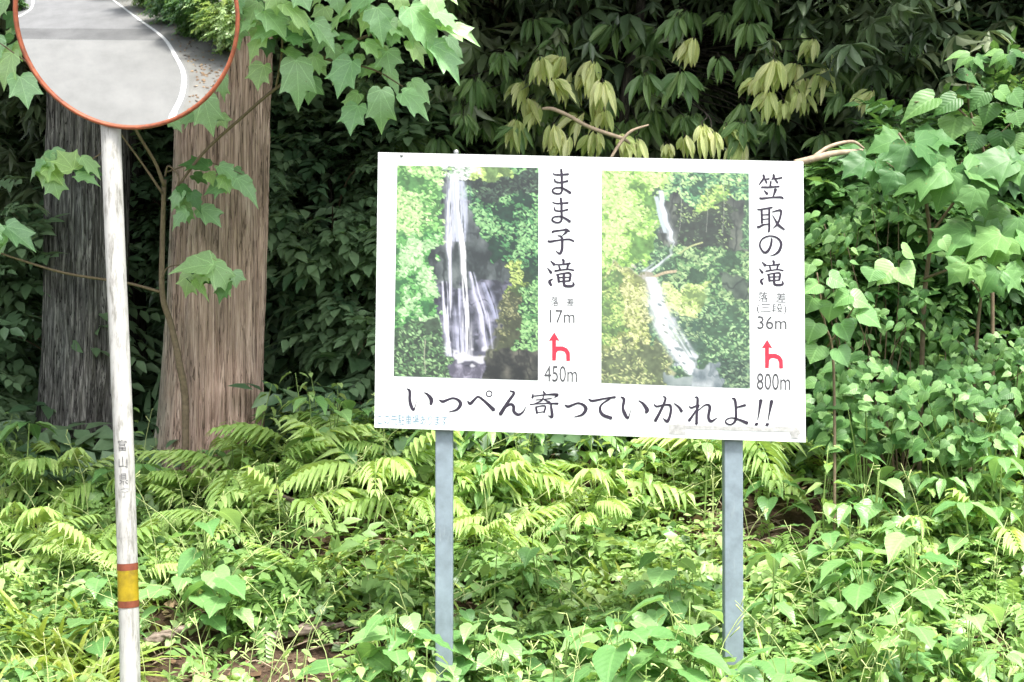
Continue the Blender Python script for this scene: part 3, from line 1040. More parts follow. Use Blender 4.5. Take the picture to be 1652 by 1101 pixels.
class Paint:
    """a small picture: dark grounds first, then mid and light leaf strokes, then running water"""

    def __init__(s, c, seed):
        s.a = np.empty((PH, PW, 3)); s.a[:] = np.array(c, float)
        s.r = random.Random(seed)
        s.k = seed

    def rock(s, m, lo, hi, sx=10, sy=14):
        m = soft(m)[..., None]
        s.k += 7
        f = fbm(GU * sx, GV * sy, s.k, 5)
        e = np.abs(fbm(GU * sx * .8, GV * sy * .6, s.k + 3, 4) - .5)
        f = np.clip((f - .28) * 2.2, 0, 1) * np.clip(e * 16, .25, 1)
        f = f[..., None]
        s.a = s.a * (1 - m) + (np.array(lo) * (1 - f) + np.array(hi) * f) * m

    def leaves(s, m, dark, mid, light, n, size=(1.6, 3.4), clump=7, lit=.5):
        """strokes of three tones over a dark ground, light ones gathered in clumps"""
        mm = soft(m, 1)[..., None]
        s.k += 11
        g = fbm(GU * clump, GV * clump * 1.5, s.k, 3)
        s.a = s.a * (1 - mm * .9) + np.array(dark) * (.7 + .6 * fbm(GU * 40, GV * 60, s.k + 5, 2)[..., None]) * mm * .9
        ys_, xs_ = np.nonzero(m)
        if not len(ys_):
            return
        for tone, cnt, th in ((mid, n, .36), (light, int(n * lit), .47)):
            k = 0
            for _ in range(cnt * 4):
                q = s.r.randrange(len(ys_))
                y, x = ys_[q], xs_[q]
                if g[y, x] < th + s.r.gauss(0, .05):
                    continue
                l = s.r.uniform(*size)
                c = np.array(tone) * s.r.uniform(.78, 1.15) + s.r.uniform(-10, 10)
                s.dab(x + s.r.random(), y + s.r.random(), l, l * s.r.uniform(.32, .55), s.r.choice((-.5, .4, .9)) + s.r.gauss(0, .35), c, .92)
                k += 1
                if k >= cnt:
                    break

    def dab(s, x, y, lu, lv, ang, c, al):
        R_ = int(lu) + 2
        x0, x1, y0, y1 = max(0, int(x) - R_), min(PW, int(x) + R_ + 1), max(0, int(y) - R_), min(PH, int(y) + R_ + 1)
        if x0 >= x1 or y0 >= y1:
            return
        yy, xx = np.mgrid[y0:y1, x0:x1]
        dx, dy = xx - x, yy - y
        ca, sa = math.cos(ang), math.sin(ang)
        q = ((dx * ca + dy * sa) / lu) ** 2 + ((-dx * sa + dy * ca) / max(lv, .6)) ** 2
        m = np.clip((1.3 - q) * 1.6, 0, 1)[..., None] * al
        s.a[y0:y1, x0:x1] = s.a[y0:y1, x0:x1] * (1 - m) + c * (1.06 - .10 * (dy / R_)[..., None]) * m

    def fall(s, path, width, col, strength=1.0, fine=70, v0=0.0):
        """water along u(v): fine vertical threads within a soft width"""
        vs, us = [q[1] for q in path], [q[0] for q in path]
        s.k += 5
        uc = itp(GV, vs, us)
        wd = itp(GV, [q[0] for q in width], [q[1] for q in width])
        d = (GU - uc) / wd
        inside = (GV >= vs[0]) & (GV <= vs[-1])
        th = fbm((GU - uc) * fine, GV * 5, s.k, 3)
        br = fbm(GU * 30, GV * 40, s.k + 2, 3)
        m = np.exp(-d * d * 1.4) * 1.5 * np.clip((th - .30) * 3.2, 0, 1) * np.clip(.45 + br, 0, 1.2)
        m = np.clip(m * strength, 0, 1) * soft(inside, 2)
        s.a = s.a * (1 - m[..., None]) + np.array(col, float) * m[..., None]

    def line(s, path, w_, c, al=.8):
        P_ = smooth_path(path, 30)
        for u, v in P_:
            s.dab(u * PW, v * PH, w_, w_, 0, np.array(c, float) * s.r.uniform(.85, 1.1), al)


A = Paint((70, 84, 82), 5)
lb = itp(WV, [0, .1, .3, .45, .6, .8, 1], [.35, .32, .30, .26, .31, .35, .39])
rb = itp(WV, [0, .1, .2, .35, .46, .6, .75, .88, 1], [.46, .47, .52, .66, .75, .77, .74, .66, .80])
A.rock(np.ones((PH, PW), bool), (40, 50, 52), (128, 138, 138), 12, 14)
A.rock((WU > lb) & (WU < rb) & (WV > .55), (50, 54, 66), (150, 150, 172), 14, 22)
A.leaves((WU > rb) & (WV < .5), (24, 58, 42), (82, 142, 88), (152, 206, 136), 900, (1.8, 4.0), 9, .7)
A.leaves((WU > .47) & (WV > .03) & (WV < .13), (34, 44, 42), (62, 84, 70), (100, 130, 100), 150, (2, 4), 8, .3)
A.leaves((WU > .48) & (WU < .86) & (WV < .05), (110, 140, 80), (190, 220, 125), (246, 252, 205), 170, (2, 4.2), 9, .8)
A.leaves((WU > .36) & (WU < .50) & (WV < .035), (150, 180, 150), (220, 235, 220), (250, 253, 250), 50, (2, 4), 9, .8)
A.leaves((WU > .74) & (WU < .91) & (WV > .44) & (WV < .70), (76, 100, 54), (146, 172, 86), (198, 218, 126), 300, (1.6, 3.2), 8, .6)
A.rock((WU > rb - .04) & (WV > .64) & (WU < .95), (56, 62, 52), (156, 156, 130), 13, 15)
A.leaves((WU > .72) & (WU < .94) & (WV > .62) & (WV < .92), (70, 78, 56), (120, 124, 86), (160, 162, 118), 150, (1.6, 3), 8, .4)
A.leaves((WU > .86) & (WV > .44) & (WV < .86), (30, 60, 44), (84, 138, 82), (158, 208, 134), 330, (1.8, 3.8), 8, .7)
A.rock((WU > .66) & (WV > .88 + (WU - .66) * -.05), (32, 36, 36), (120, 118, 106), 14, 22)
A.leaves((WU < lb) & (WV < .36), (82, 140, 72), (142, 206, 114), (212, 246, 172), 800, (1.8, 4.0), 9, .7)
A.leaves((WU < lb) & (WV > .30) & (WV < .82), (54, 114, 62), (112, 182, 100), (196, 238, 176), 1200, (2.0, 4.4), 9, .6)
A.leaves((WU < lb + .01) & (WV > .76), (56, 74, 58), (98, 140, 92), (160, 200, 140), 330, (1.8, 3.8), 8, .4)
A.line([(.215, .82), (.21, .9), (.22, .98)], 1.0, (190, 190, 165), .5)
A.fall([(.40, .045), (.395, .2), (.375, .4), (.385, .55), (.39, .72)], [(0, .035), (.2, .05), (.35, .03), (.45, .012), (.7, .012)], (236, 236, 252), 1.5, 100)
A.fall([(.42, .045), (.43, .15), (.45, .28), (.475, .42), (.485, .58), (.50, .72), (.505, .90)], [(0, .035), (.25, .035), (.35, .022), (.6, .024), (.9, .034)], (250, 250, 255), 2.0, 75)
A.fall([(.42, .07), (.43, .2), (.44, .36)], [(0, .05), (.15, .085), (.36, .06)], (208, 214, 236), 1.1, 120)
A.fall([(.345, .55), (.36, .68), (.375, .8), (.39, .90)], [(.5, .02), (.7, .03), (.9, .03)], (232, 232, 250), 1.5, 60)
A.fall([(.44, .58), (.45, .74), (.46, .9)], [(.5, .03), (.9, .05)], (210, 212, 238), .8, 80)
A.fall([(.53, .50), (.57, .60), (.62, .70), (.635, .78), (.655, .86)], [(.5, .02), (.7, .05), (.86, .035)], (222, 222, 246), 1.2, 60)
A.fall([(.62, .55), (.68, .66), (.70, .72)], [(.5, .03), (.72, .04)], (186, 190, 220), .8, 70)
m_ = soft((np.abs(WV - .895) < .022 + .02 * (vnoise(GU * 20, GV * 2, 4) - .5)) & (WU > .39) & (WU < .64), 3)[..., None]
A.a = A.a * (1 - m_ * .9) + np.array((246, 244, 253)) * m_ * .9
A.rock((WV > .925) & (WU > .395) & (WU < .66), (96, 94, 112), (206, 202, 222), 22, 26)

B = Paint((84, 120, 86), 9)
R1_ = itp(WV, [0, .1, .25, .42, .48], [.42, .38, .36, .32, .24])
full = np.ones((PH, PW), bool)
B.leaves(full, (58, 92, 66), (112, 164, 108), (172, 215, 148), 2400, (1.6, 3.6), 9, .6)
B.rock((WU > .40) & (WU < .97) & (WV > .09) & (WV < .35), (38, 46, 46), (118, 128, 112), 12, 12)
B.leaves((WU > .42) & (WV < .13), (46, 84, 62), (100, 164, 108), (190, 235, 150), 360, (2, 4.4), 8, .6)
B.leaves((WU > .66) & (WU < .88) & (WV > .08) & (WV < .2), (90, 130, 66), (150, 200, 92), (205, 240, 130), 90, (2, 4.4), 10, .8)
B.leaves((WU > .52) & (WU < .9) & (WV > .16) & (WV < .34), (44, 56, 48), (84, 108, 78), (160, 190, 120), 140, (1.6, 3), 10, .4)
B.leaves((WU < R1_) & (WV < .5), (98, 150, 66), (162, 216, 98), (218, 248, 160), 1250, (2, 4.2), 9, .75)
B.leaves((WU > .46) & (WV > .34) & (WV < .62), (48, 80, 56), (104, 154, 94), (176, 214, 142), 620, (2, 4.2), 8, .6)
B.rock((WU > .78) & (WU < .97) & (WV > .48) & (WV < .58), (34, 48, 44), (100, 120, 100), 12, 14)
B.rock((WU > .12) & (WU < .36) & (WV > .475) & (WV < .60), (150, 145, 120), (238, 236, 226), 12, 16)
B.leaves((WU > .42) & (WU < .66) & (WV > .52) & (WV < .68), (116, 146, 80), (176, 206, 112), (228, 242, 164), 340, (1.8, 3.8), 8, .8)
B.leaves((WU < .36 - np.clip(.62 - WV, 0, 1) * .5) & (WV > .48) & (WV < .88), (118, 132, 74), (180, 194, 110), (230, 234, 162), 800, (1.8, 3.6), 8, .7)
B.leaves((WU < .16) & (WV > .5) & (WV < .8), (84, 120, 66), (140, 185, 92), (200, 225, 130), 200, (1.8, 3.6), 8, .6)
B.rock((WU < .50) & (WV > .85), (72, 88, 66), (204, 208, 160), 12, 20)
B.leaves((WU < .46) & (WV > .83), (88, 104, 70), (150, 168, 104), (206, 214, 146), 160, (1.8, 3.4), 8, .6)
B.rock((WU > .40 + (WV - .7) * .6) & (WU < .56 + (WV - .7) * .5) & (WV > .71) & (WV < .90), (92, 112, 118), (206, 216, 222), 26, 24)
B.leaves((WU > .46 + (WV - .7) * .5) & (WU < .68) & (WV > .68) & (WV < .86), (52, 84, 66), (112, 152, 104), (176, 208, 144), 110, (1.6, 3.2), 9, .6)
B.fall([(.40, .09), (.412, .13), (.405, .16), (.43, .20), (.435, .24), (.475, .285), (.47, .315), (.485, .335), (.45, .37), (.455, .39), (.40, .42), (.37, .44), (.30, .475)], [(0, .012), (.2, .026), (.3, .03), (.36, .02), (.48, .035)], (236, 244, 252), 1.7, 26)
B.fall([(.37, .12), (.385, .17), (.40, .22), (.43, .29)], [(.1, .03), (.3, .05)], (206, 222, 232), 1.1, 40)
B.line([(.33, .505), (.42, .478), (.50, .468)], 2.2, (206, 188, 150), .8)
B.line([(.52, .385), (.60, .35), (.68, .33)], 1.3, (196, 206, 140), .7)
for x_ in (.53, .71, .82):
    B.line([(x_, .03), (x_ + .008, .15), (x_ - .004, .28)], .7, (196, 200, 184), .55)
B.fall([(.33, .50), (.36, .56), (.36, .62), (.40, .68), (.43, .74), (.49, .79), (.53, .85), (.59, .89), (.61, .95)], [(.5, .045), (.6, .06), (.75, .085), (.88, .07), (.95, .03)], (240, 246, 250), 1.25, 22)
B.fall([(.32, .50), (.345, .57), (.35, .63), (.385, .70), (.42, .77), (.49, .84), (.55, .89), (.585, .94)], [(.5, .02), (.7, .03), (.94, .022)], (250, 252, 255), 1.5, 30)
B.fall([(.37, .53), (.40, .60), (.43, .66), (.50, .74), (.56, .80), (.62, .87)], [(.5, .02), (.7, .035), (.87, .03)], (232, 240, 246), 1.2, 26)
for k_ in range(26):
    v_ = B.r.uniform(.56, .93)
    B.dab((.33 + (v_ - .5) * .62 + B.r.gauss(0, .05)) * PW, v_ * PH, B.r.uniform(2, 5), B.r.uniform(1, 2.2), .5, np.array(B.r.choice([(70, 92, 96), (120, 140, 140), (88, 104, 84)]), float), .6)
B.rock((WU > .63) & (WU < .84) & (WV > .905), (104, 122, 130), (206, 216, 220), 18, 22)
B.rock((WU > .45) & (WU < .64) & (WV > .95), (92, 112, 112), (168, 184, 182), 8, 10)
B.leaves((WU > .82) & (WV > .87), (40, 64, 54), (88, 124, 92), (150, 185, 135), 120, (1.8, 3.6), 8, .4)

for P_, c4, lbl in ((A, [(641, 267), (869, 271), (868, 614), (635, 607)], 'print of a tall white waterfall on dark rock'), (B, [(971, 275), (1208, 280), (1210, 627), (970, 618)], 'print of a stepped waterfall among mossy rocks')):
    cs = [sp_(x, y, 0.0012) for x, y in c4]
    uu, vv = np.meshgrid(np.linspace(0, 1, PW), np.linspace(0, 1, PH))
    cc = [np.array(c) for c in cs]
    G = (cc[0] * (1 - uu[..., None]) + cc[1] * uu[..., None]) * (1 - vv[..., None]) + (cc[3] * (1 - uu[..., None]) + cc[2] * uu[..., None]) * vv[..., None]
    I = np.arange(PW * PH).reshape(PH, PW)
    Q = np.stack([I[:-1, :-1], I[1:, :-1], I[1:, 1:], I[:-1, 1:]], -1).reshape(-1, 4)
    me = mesh_np('photo_print', G.reshape(-1, 3), Q, M['print'])
    at_ = me.attributes.new('print', 'FLOAT_COLOR', 'POINT')
    c = np.ones((PW * PH, 4), np.float32)
    c[:, :3] = (lin(np.clip(P_.a / 255 * (.97 if P_ is A else .86) + (.035 if P_ is A else .12), 0, 1)) * 0.38).reshape(-1, 3)
    at_.data.foreach_set('color', c.ravel())
    obj('photo_print', me, sign, None, lbl)

# ------------------------------------------------------------------ traffic mirror
PY = 5.26
poleP = [at(211, 1240, PY), at(210, 1101, PY), at(206.5, 940, PY), at(200.5, 740, PY), at(193, 560, PY), at(185, 380, PY), at(179, 212, PY), at(175.5, 60, PY), at(174, -60, PY)]
gz = float(H(poleP[0].x, PY))
mir = thing('traffic_mirror', (poleP[0].x, PY, gz), 'round orange-rimmed convex mirror reflecting a road, on a white pole with a yellow band', 'traffic mirror')
poleP[0] = Vector((poleP[0].x, PY, gz - 0.2))
PR = 0.0365
V, Fq = tube(poleP, [PR * 1.02] * 3 + [PR] * 6, 28, 6)
obj('pole', mesh_py('pole', V, Fq, M['pole'], True), mir)


def pole_c(py):
    ys_ = [p_.z for p_ in poleP]
    z = at(200, py, PY).z
    xs_ = [p_.x for p_ in poleP]
    return float(np.interp(z, ys_, xs_)), z


for y0, y1, nm, mt, ex in ((919, 969, 'reflective_band', 'band_yellow', 0.0022), (908, 919, 'band_edge', 'band_red', 0.0034), (968, 979, 'band_edge', 'band_red', 0.0045)):
    (xa, za), (xb, zb) = pole_c(y0), pole_c(y1)
    V, Fq = tube([(xa, PY, za), (xb, PY, zb)], [PR + ex * .6] * 2, 28, 3, False)
    obj(nm, mesh_py(nm, V, Fq, M[mt], True), mir)
# seam collar
(xa, za), (xb, zb) = pole_c(862), pole_c(866)
V, Fq = tube([(xa, PY, za), (xb, PY, zb)], [PR + 0.0012] * 2, 28, 3, False)
obj('collar', mesh_py('collar', V, Fq, M['pole'], True), mir)
for ch, y0, y1, mt in (('富', 709, 727, 'pole_ink'), ('山', 736, 754, 'pole_ink'), ('県', 763, 781, 'pole_ink'), ('庁', 785, 801, 'pole_ink_faint')):
    U, Fq = text_geo(ch)
    V = []
    for u, v in U:
        x, z = pole_c(y1 - v * (y1 - y0))
        a = math.asin(max(-0.98, min(0.98, (u - 0.5) * 0.80 + 0.12)))
        V.append((x + (PR + 0.0016) * math.sin(a), PY - (PR + 0.0016) * math.cos(a), z))
    obj('lettering', mesh_py('lettering', V, Fq, M[mt]), mir, None, 'worn lettering running down the pole')
MC = at(201, 25, 5.1)
mt_ = math.radians(13)
MN = Vector((0, -math.cos(mt_), -math.sin(mt_)))
MX = Vector((1, 0, 0))
MZ = MN.cross(MX).normalized()
if MZ.z < 0:
    MZ = -MZ
MR, RC = 0.402, 3.0


def cap(r_out, rc, nr, na, off=0.0):
    V = [MC + MN * off]
    for i in range(1, nr + 1):
        r = r_out * i / nr
        dz = math.sqrt(rc * rc - r * r) - rc
        for j in range(na):
            a = 2 * math.pi * j / na
            V.append(MC + MX * (r * math.cos(a)) + MZ * (r * math.sin(a)) + MN * (dz + off))
    Fq = [(0, 1 + j, 1 + (j + 1) % na) for j in range(na)]
    for i in range(nr - 1):
        for j in range(na):
            k_ = (j + 1) % na
            a, b_ = 1 + i * na, 1 + (i + 1) * na
            Fq.append((a + j, b_ + j, b_ + k_, a + k_))
    return V, Fq


V, Fq = cap(MR - 0.006, RC, 24, 96)
obj('mirror_face', mesh_py('mirror_face', V, Fq, M['mirror'], True), mir)
dzr = math.sqrt(RC * RC - MR * MR) - RC
ringp = []
V, Fq = [], []
nt = 12
for j in range(120):
    a = 2 * math.pi * j / 120
    rad = MX * math.cos(a) + MZ * math.sin(a)
    c = MC + rad * MR + MN * (dzr + 0.001)
    for k_ in range(nt):
        b_ = 2 * math.pi * k_ / nt
        V.append(c + rad * (0.0080 * math.cos(b_)) + MN * (0.011 * math.sin(b_)))
for j in range(120):
    for k_ in range(nt):
        a, b_ = j * nt, ((j + 1) % 120) * nt
        Fq.append((a + k_, b_ + k_, b_ + (k_ + 1) % nt, a + (k_ + 1) % nt))
obj('rim', mesh_py('rim', V, Fq, M['rim'], True), mir)
# domed back shell
V, Fq = [], []
for i in range(9):
    t_ = i / 8
    r = MR * math.cos(t_ * math.pi / 2 * 0.98)
    for j in range(64):
        a = 2 * math.pi * j / 64
        V.append(MC + MX * (r * math.cos(a)) + MZ * (r * math.sin(a)) + MN * (dzr - 0.004 - 0.055 * math.sin(t_ * math.pi / 2)))
for i in range(8):
    for j in range(64):
        k_ = (j + 1) % 64
        Fq.append((i * 64 + j, i * 64 + k_, (i + 1) * 64 + k_, (i + 1) * 64 + j))
Fq.append(tuple(8 * 64 + j for j in range(64)))
obj('back_shell', mesh_py('back_shell', V, Fq, M['rim'], True), mir)
for dz in (-0.1, 0.16):
    x, z = MC.x, MC.z + dz
    xp = float(np.interp(z, [p_.z for p_ in poleP], [p_.x for p_ in poleP]))
    v, f = box(Vector((xp, PY - 0.06, z)), (0.06, 0, 0), (0, 0.045, 0), (0, 0, 0.02))
    bevelled(obj('bracket', mesh_py('bracket', v, f, M['bolt']), mir), 0.004)

# ------------------------------------------------------------------ trees


def cedar(px_l, px_r, px_l2, px_r2, ytop, ybot, Y, mat, label, height, seed, crown=True, res=(260, 130), depth=0.016, flare=1.0, group=None, cseed=0):
    """a straight conifer trunk seen between two pairs of pixel edges at two heights, with fibrous ridged bark and a high drooping crown"""
    a, b = at((px_l + px_r) / 2, ytop, Y), at((px_l2 + px_r2) / 2, ybot, Y)
    ra, rb_ = (px_r - px_l) / 2 / F * Y, (px_r2 - px_l2) / 2 / F * Y
    gx = b.x
    gz_ = float(H(gx, Y))
    nth, nz = res
    z = np.concatenate([np.linspace(gz_ - 0.25, 4.6, int(nz * 0.85)), np.linspace(4.6, height, int(nz * 0.15) + 1)[1:]])
    sl_x = (a.x - b.x) / (a.z - b.z)
    sl_r = (ra - rb_) / (a.z - b.z)
    R_ = np.maximum(rb_ + sl_r * (z - b.z), 0.06) * np.where(z > 4.6, np.clip((height - z) / (height - 4.6), 0.12, 1) ** 0.6, 1)
    R_ = R_ + flare * 0.05 * np.exp(-(z - gz_) / 0.22)
    cx_ = np.where(z < 6, b.x + sl_x * (z - b.z), b.x + sl_x * (6 - b.z))
    th = np.linspace(0, 2 * math.pi, nth, endpoint=False)
    TH_, ZZ = np.meshgrid(th / (2 * math.pi), z)
    wob = 0.010 * np.sin(ZZ * 1.7 + seed) + 0.012 * (vnoise(ZZ * 1.4, TH_ * 0 + seed, seed) - 0.5)
    q = TH_ + wob
    n1 = vnoise(q * 46, ZZ * 1.1, seed, 46)
    n2 = vnoise(q * 110, ZZ * 2.6, seed + 1, 110)
    n3 = vnoise(q * 14, ZZ * 0.5, seed + 2, 14)
    disp = depth * ((1 - np.abs(2 * n1 - 1)) * 0.9 + (1 - np.abs(2 * n2 - 1)) * 0.55 - 0.8) + depth * 1.6 * (n3 - 0.5)
    lob = 1 + 0.035 * np.cos(TH_ * 2 * math.pi * 5 + seed) * np.exp(-(ZZ - gz_) / 1.0)
    RR = R_[:, None] * lob + disp
    V = np.stack([cx_[:, None] + RR * np.cos(TH_ * 2 * math.pi), Y + RR * np.sin(TH_ * 2 * math.pi), ZZ], -1)
    nzz = len(z)
    I = np.arange(nzz * nth).reshape(nzz, nth)
    In = np.roll(I, -1, 1)
    Q = np.stack([I[:-1], In[:-1], In[1:], I[1:]], -1).reshape(-1, 4)
    root = thing('cedar_tree', (gx, Y, gz_), label, 'tree', group)
    # object coordinates centred on the trunk so that the bark pattern is its own
    V = V.reshape(-1, 3) - np.array([gx, Y, gz_])
    o_ = bpy.data.objects.new('trunk', mesh_np('trunk', V, Q, mat))
    COL.objects.link(o_)
    o_.parent = root
    if crown:
        r = np.random.default_rng(seed + 50)
        n_ = crown
        zz = 5.2 + (height - 4.4) * r.random(n_) ** 1.3
        rad = (2.6 * (1 - (zz - 4.4) / (height - 4.0)) + 0.2) * np.sqrt(r.random(n_))
        a_ = r.random(n_) * 2 * math.pi
        L = np.stack([gx + rad * np.cos(a_), Y + rad * np.sin(a_), zz - 0.25 * rad], 1)
        D = np.stack([np.cos(a_), np.sin(a_), -0.55 + 0.3 * r.normal(size=n_)], 1)
        Mx = frames(D, np.tile([0, 0, 1.0], (n_, 1)) + r.normal(0, .25, (n_, 3))) * (0.55 + 0.5 * r.random(n_))[:, None, None]
        bb = batch(T_SPRAY[0], Mx, L)
        obj('crown', mesh_np('crown', bb[0], bb[1], M['dark'], bb[2], bb[3]), root, 'stuff')
    return root


cedar(288, 432, 262, 421, 150, 690, 8.6, M['bark_red'], 'broad reddish brown cedar trunk with stringy bark, right of the mirror pole', 17, 3, 2600, (620, 240), 0.030)
cedar(82, 200, 72, 200, 300, 690, 9.0, M['bark_grey'], 'dark grey cedar trunk with deeply furrowed bark, behind the mirror pole', 16, 8, 2400, (520, 230), 0.030)
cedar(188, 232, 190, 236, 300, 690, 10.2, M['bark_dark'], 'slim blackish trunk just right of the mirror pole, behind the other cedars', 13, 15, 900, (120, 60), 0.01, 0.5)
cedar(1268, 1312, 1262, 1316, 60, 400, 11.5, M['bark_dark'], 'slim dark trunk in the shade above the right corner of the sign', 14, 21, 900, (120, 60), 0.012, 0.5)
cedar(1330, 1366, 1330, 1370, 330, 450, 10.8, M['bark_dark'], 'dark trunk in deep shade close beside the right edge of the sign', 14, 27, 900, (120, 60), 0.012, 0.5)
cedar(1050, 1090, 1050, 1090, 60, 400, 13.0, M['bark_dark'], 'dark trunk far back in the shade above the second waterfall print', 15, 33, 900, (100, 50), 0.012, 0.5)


def leafy(root, name, centre, radii, n, tpls, mat, size, dirs='out', seed=0, clump=0.35, low=-1.0):
    """foliage part: n leaf sprays gathered in clumps inside an ellipsoid"""
    r = np.random.default_rng(seed)
    nc = max(6, n // 26)
    P = r.normal(0, 1, (nc * 3, 3))
    P /= np.linalg.norm(P, axis=1)[:, None]
    P = P[P[:, 2] > low][:nc]
    P *= (0.35 + 0.65 * r.random(len(P)) ** 0.6)[:, None]
    C = P[r.integers(0, len(P), n)] + r.normal(0, clump * 0.45, (n, 3))
    L = np.array(centre) + C * np.array(radii)
    gz_ = H(L[:, 0], L[:, 1])
    ok = L[:, 2] > gz_ + 0.03
    L, C = L[ok], C[ok]
    n = len(L)
    if dirs == 'whorl':
        D = np.stack([r.normal(0, .3, n), np.ones(n), r.normal(0, .25, n)], 1)
        a_ = r.random(n) * 2 * math.pi
        D = np.stack([np.cos(a_), np.sin(a_), r.normal(0, .3, n)], 1)
    else:
        D = C + r.normal(0, .5, (n, 3)) + np.array([0, -0.35, 0])
        D[:, 2] = D[:, 2] * 0.35 - 0.15
    Mx = frames(D, np.tile([0, -0.25, 1.0], (n, 1)) + r.normal(0, .28, (n, 3))) * (size * (0.7 + 0.6 * r.random(n)))[:, None, None]
    k = r.integers(0, len(tpls), n)
    t_ = vnoise(C[:, 0] * 3 + seed, C[:, 2] * 3, seed) * 0.75
    bs = [batch(tpls[j], Mx[k == j], L[k == j], t_[k == j]) for j in range(len(tpls)) if (k == j).any()]
    V, T, U, t = join(bs)
    return obj(name, mesh_np(name, V, T, mat, U, t), root, 'stuff')


def shrub_tree(name, label, cat, base_xy, top, centre, radii, n, tpls, mat, size, dirs, seed, trunk_r=0.05, group=None, low=-1.0):
    bx, by = base_xy
    gz_ = float(H(bx, by))
    root = thing(name, (bx, by, gz_), label, cat, group)
    c = np.array(centre, float)
    r = random.Random(seed)
    its = [([(bx, by, gz_ - 0.1), (bx * .6 + c[0] * .4, by * .6 + c[1] * .4, gz_ + (c[2] - gz_) * .5), tuple(c + np.array([0, 0, radii[2] * .5]))], [trunk_r, trunk_r * .8, trunk_r * .4])]
    obj('trunk', tubes_mesh('trunk', its, M['bark_dark'], 9, 6), root)
    bi = []
    for i in range(9):
        a = r.random() * 2 * math.pi
        e = c + np.array([math.cos(a) * radii[0] * .8, math.sin(a) * radii[1] * .8, r.uniform(-.5, .7) * radii[2]])
        s0 = np.array([bx * .5 + c[0] * .5, by * .5 + c[1] * .5, gz_ + (c[2] - gz_) * r.uniform(.5, 1.0)])
        bi.append(([s0, (s0 + e) / 2 + np.array([0, 0, .12]), e], [trunk_r * .35, trunk_r * .22, trunk_r * .1]))
    obj('branches', tubes_mesh('branches', bi, M['twig'], 6, 5), root)
    leafy(root, 'foliage', centre, radii, n, tpls, mat, size, dirs, seed, 0.35, low)
    return root


# evergreen trees that hang over the back of the scene
EV = [(-3.6, 11.2, 3.9, 'over the dark grey cedar trunk'), (-1.4, 10.6, 4.2, 'between the reddish cedar trunk and the sign'), (0.55, 10.4, 3.95, 'over the top edge of the sign'),
      (1.9, 10.9, 4.0, 'above the right half of the sign'), (3.6, 10.6, 3.9, 'above the big-leaved saplings'), (0.4, 12.6, 5.0, 'far back above the sign'), (-2.5, 13.0, 5.2, 'far back above the cedar trunks'), (3.4, 13.2, 5.0, 'far back beyond the big-leaved saplings'), (2.75, 10.0, 3.75, 'over the gap right of the sign')]
for i, (x, y, z, wh) in enumerate(EV):
    shrub_tree('evergreen_tree', 'dark narrow-leaved evergreen tree ' + wh, 'tree', (x + 0.3, y + 0.8), 6, (x, y, z), (1.55, 1.3, 1.45), 1500 if y < 12 else 900, T_SPRAY if i in (1, 4) else T_WHORL, M['dark'], 0.30 if i in (1, 4) else (0.19, 0.16, 0.21, 0.17)[i % 4], 'out' if i in (1, 4) else 'whorl', 100 + i, 0.09, 'evergreen trees shading the slope')
CW = ['over the far left', 'over the cedars', 'over the sign', 'over the saplings', 'over the far right', 'behind the cedars, taller', 'behind the sign, tallest', 'behind the saplings, taller', 'beyond the far left', 'beyond the far right']
# unseen canopy higher up, added to keep sky light off the slope
for i, (x, y, z) in enumerate([(-4.5, 11.3, 6.8), (-2.0, 10.9, 6.8), (0.6, 11.0, 6.7), (3.0, 11.1, 6.8), (5.2, 11.4, 6.8), (-3, 13, 8), (0.3, 13, 8.2), (3.6, 13, 8), (-6.5, 11.5, 6), (7.2, 11.5, 6)]):
    shrub_tree('added_canopy_tree', 'unseen tree added to shade the slope ' + CW[i], 'tree', (x + 0.2, y + 2.0), 9, (x, y, z), (2.0, 2.2, 1.3), 520, T_WHORL, M['dark'], 0.42, 'whorl', 140 + i, 0.12, 'unseen trees added to shade the slope')
# understorey shrubs down on the slope
US = [(-3.75, 9.2, 1.75, 1.0, 1.0, 'left of the dark grey cedar trunk'), (-4.3, 8.2, 1.35, .8, .7, 'at the foot of the slope left of the cedars'), (-2.35, 10.6, 2.4, .8, 1.2, 'in the gap between the two cedar trunks'), (-1.25, 9.7, 2.55, .75, .85, 'right of the reddish cedar trunk, level with the sign'),
      (-0.75, 9.4, 1.75, .8, .75, 'low down between the reddish cedar trunk and the sign'), (-0.6, 10.6, 3.0, 1.0, .9, 'behind the left edge of the sign'), (0.9, 9.6, 1.55, 1.1, .55, 'behind the lower half of the sign'), (2.35, 9.5, 1.7, .8, .7, 'behind the right edge of the sign'),
      (3.3, 9.2, 2.2, 1.0, 1.1, 'behind the small-leaved shrub'), (4.2, 9.6, 3.2, 1.0, 1.2, 'high up behind the big-leaved saplings'), (-3.2, 11.6, 2.9, 1.4, 1.2, 'far back behind the cedar trunks'), (1.2, 11.4, 2.9, 1.5, 1.0, 'far back behind the sign')]
for i, (x, y, z, rx, rz, wh) in enumerate(US):
    shrub_tree('understorey_shrub', 'dark small-leaved shrub ' + wh, 'shrub', (x, y + 0.3), 3, (x, y, z), (rx, 0.7, rz), int(900 * max(.6, rx * rz)), T_SPRAY, M['under'], 0.30, 'out', 200 + i, 0.03, 'dark shrubs on the shaded slope')

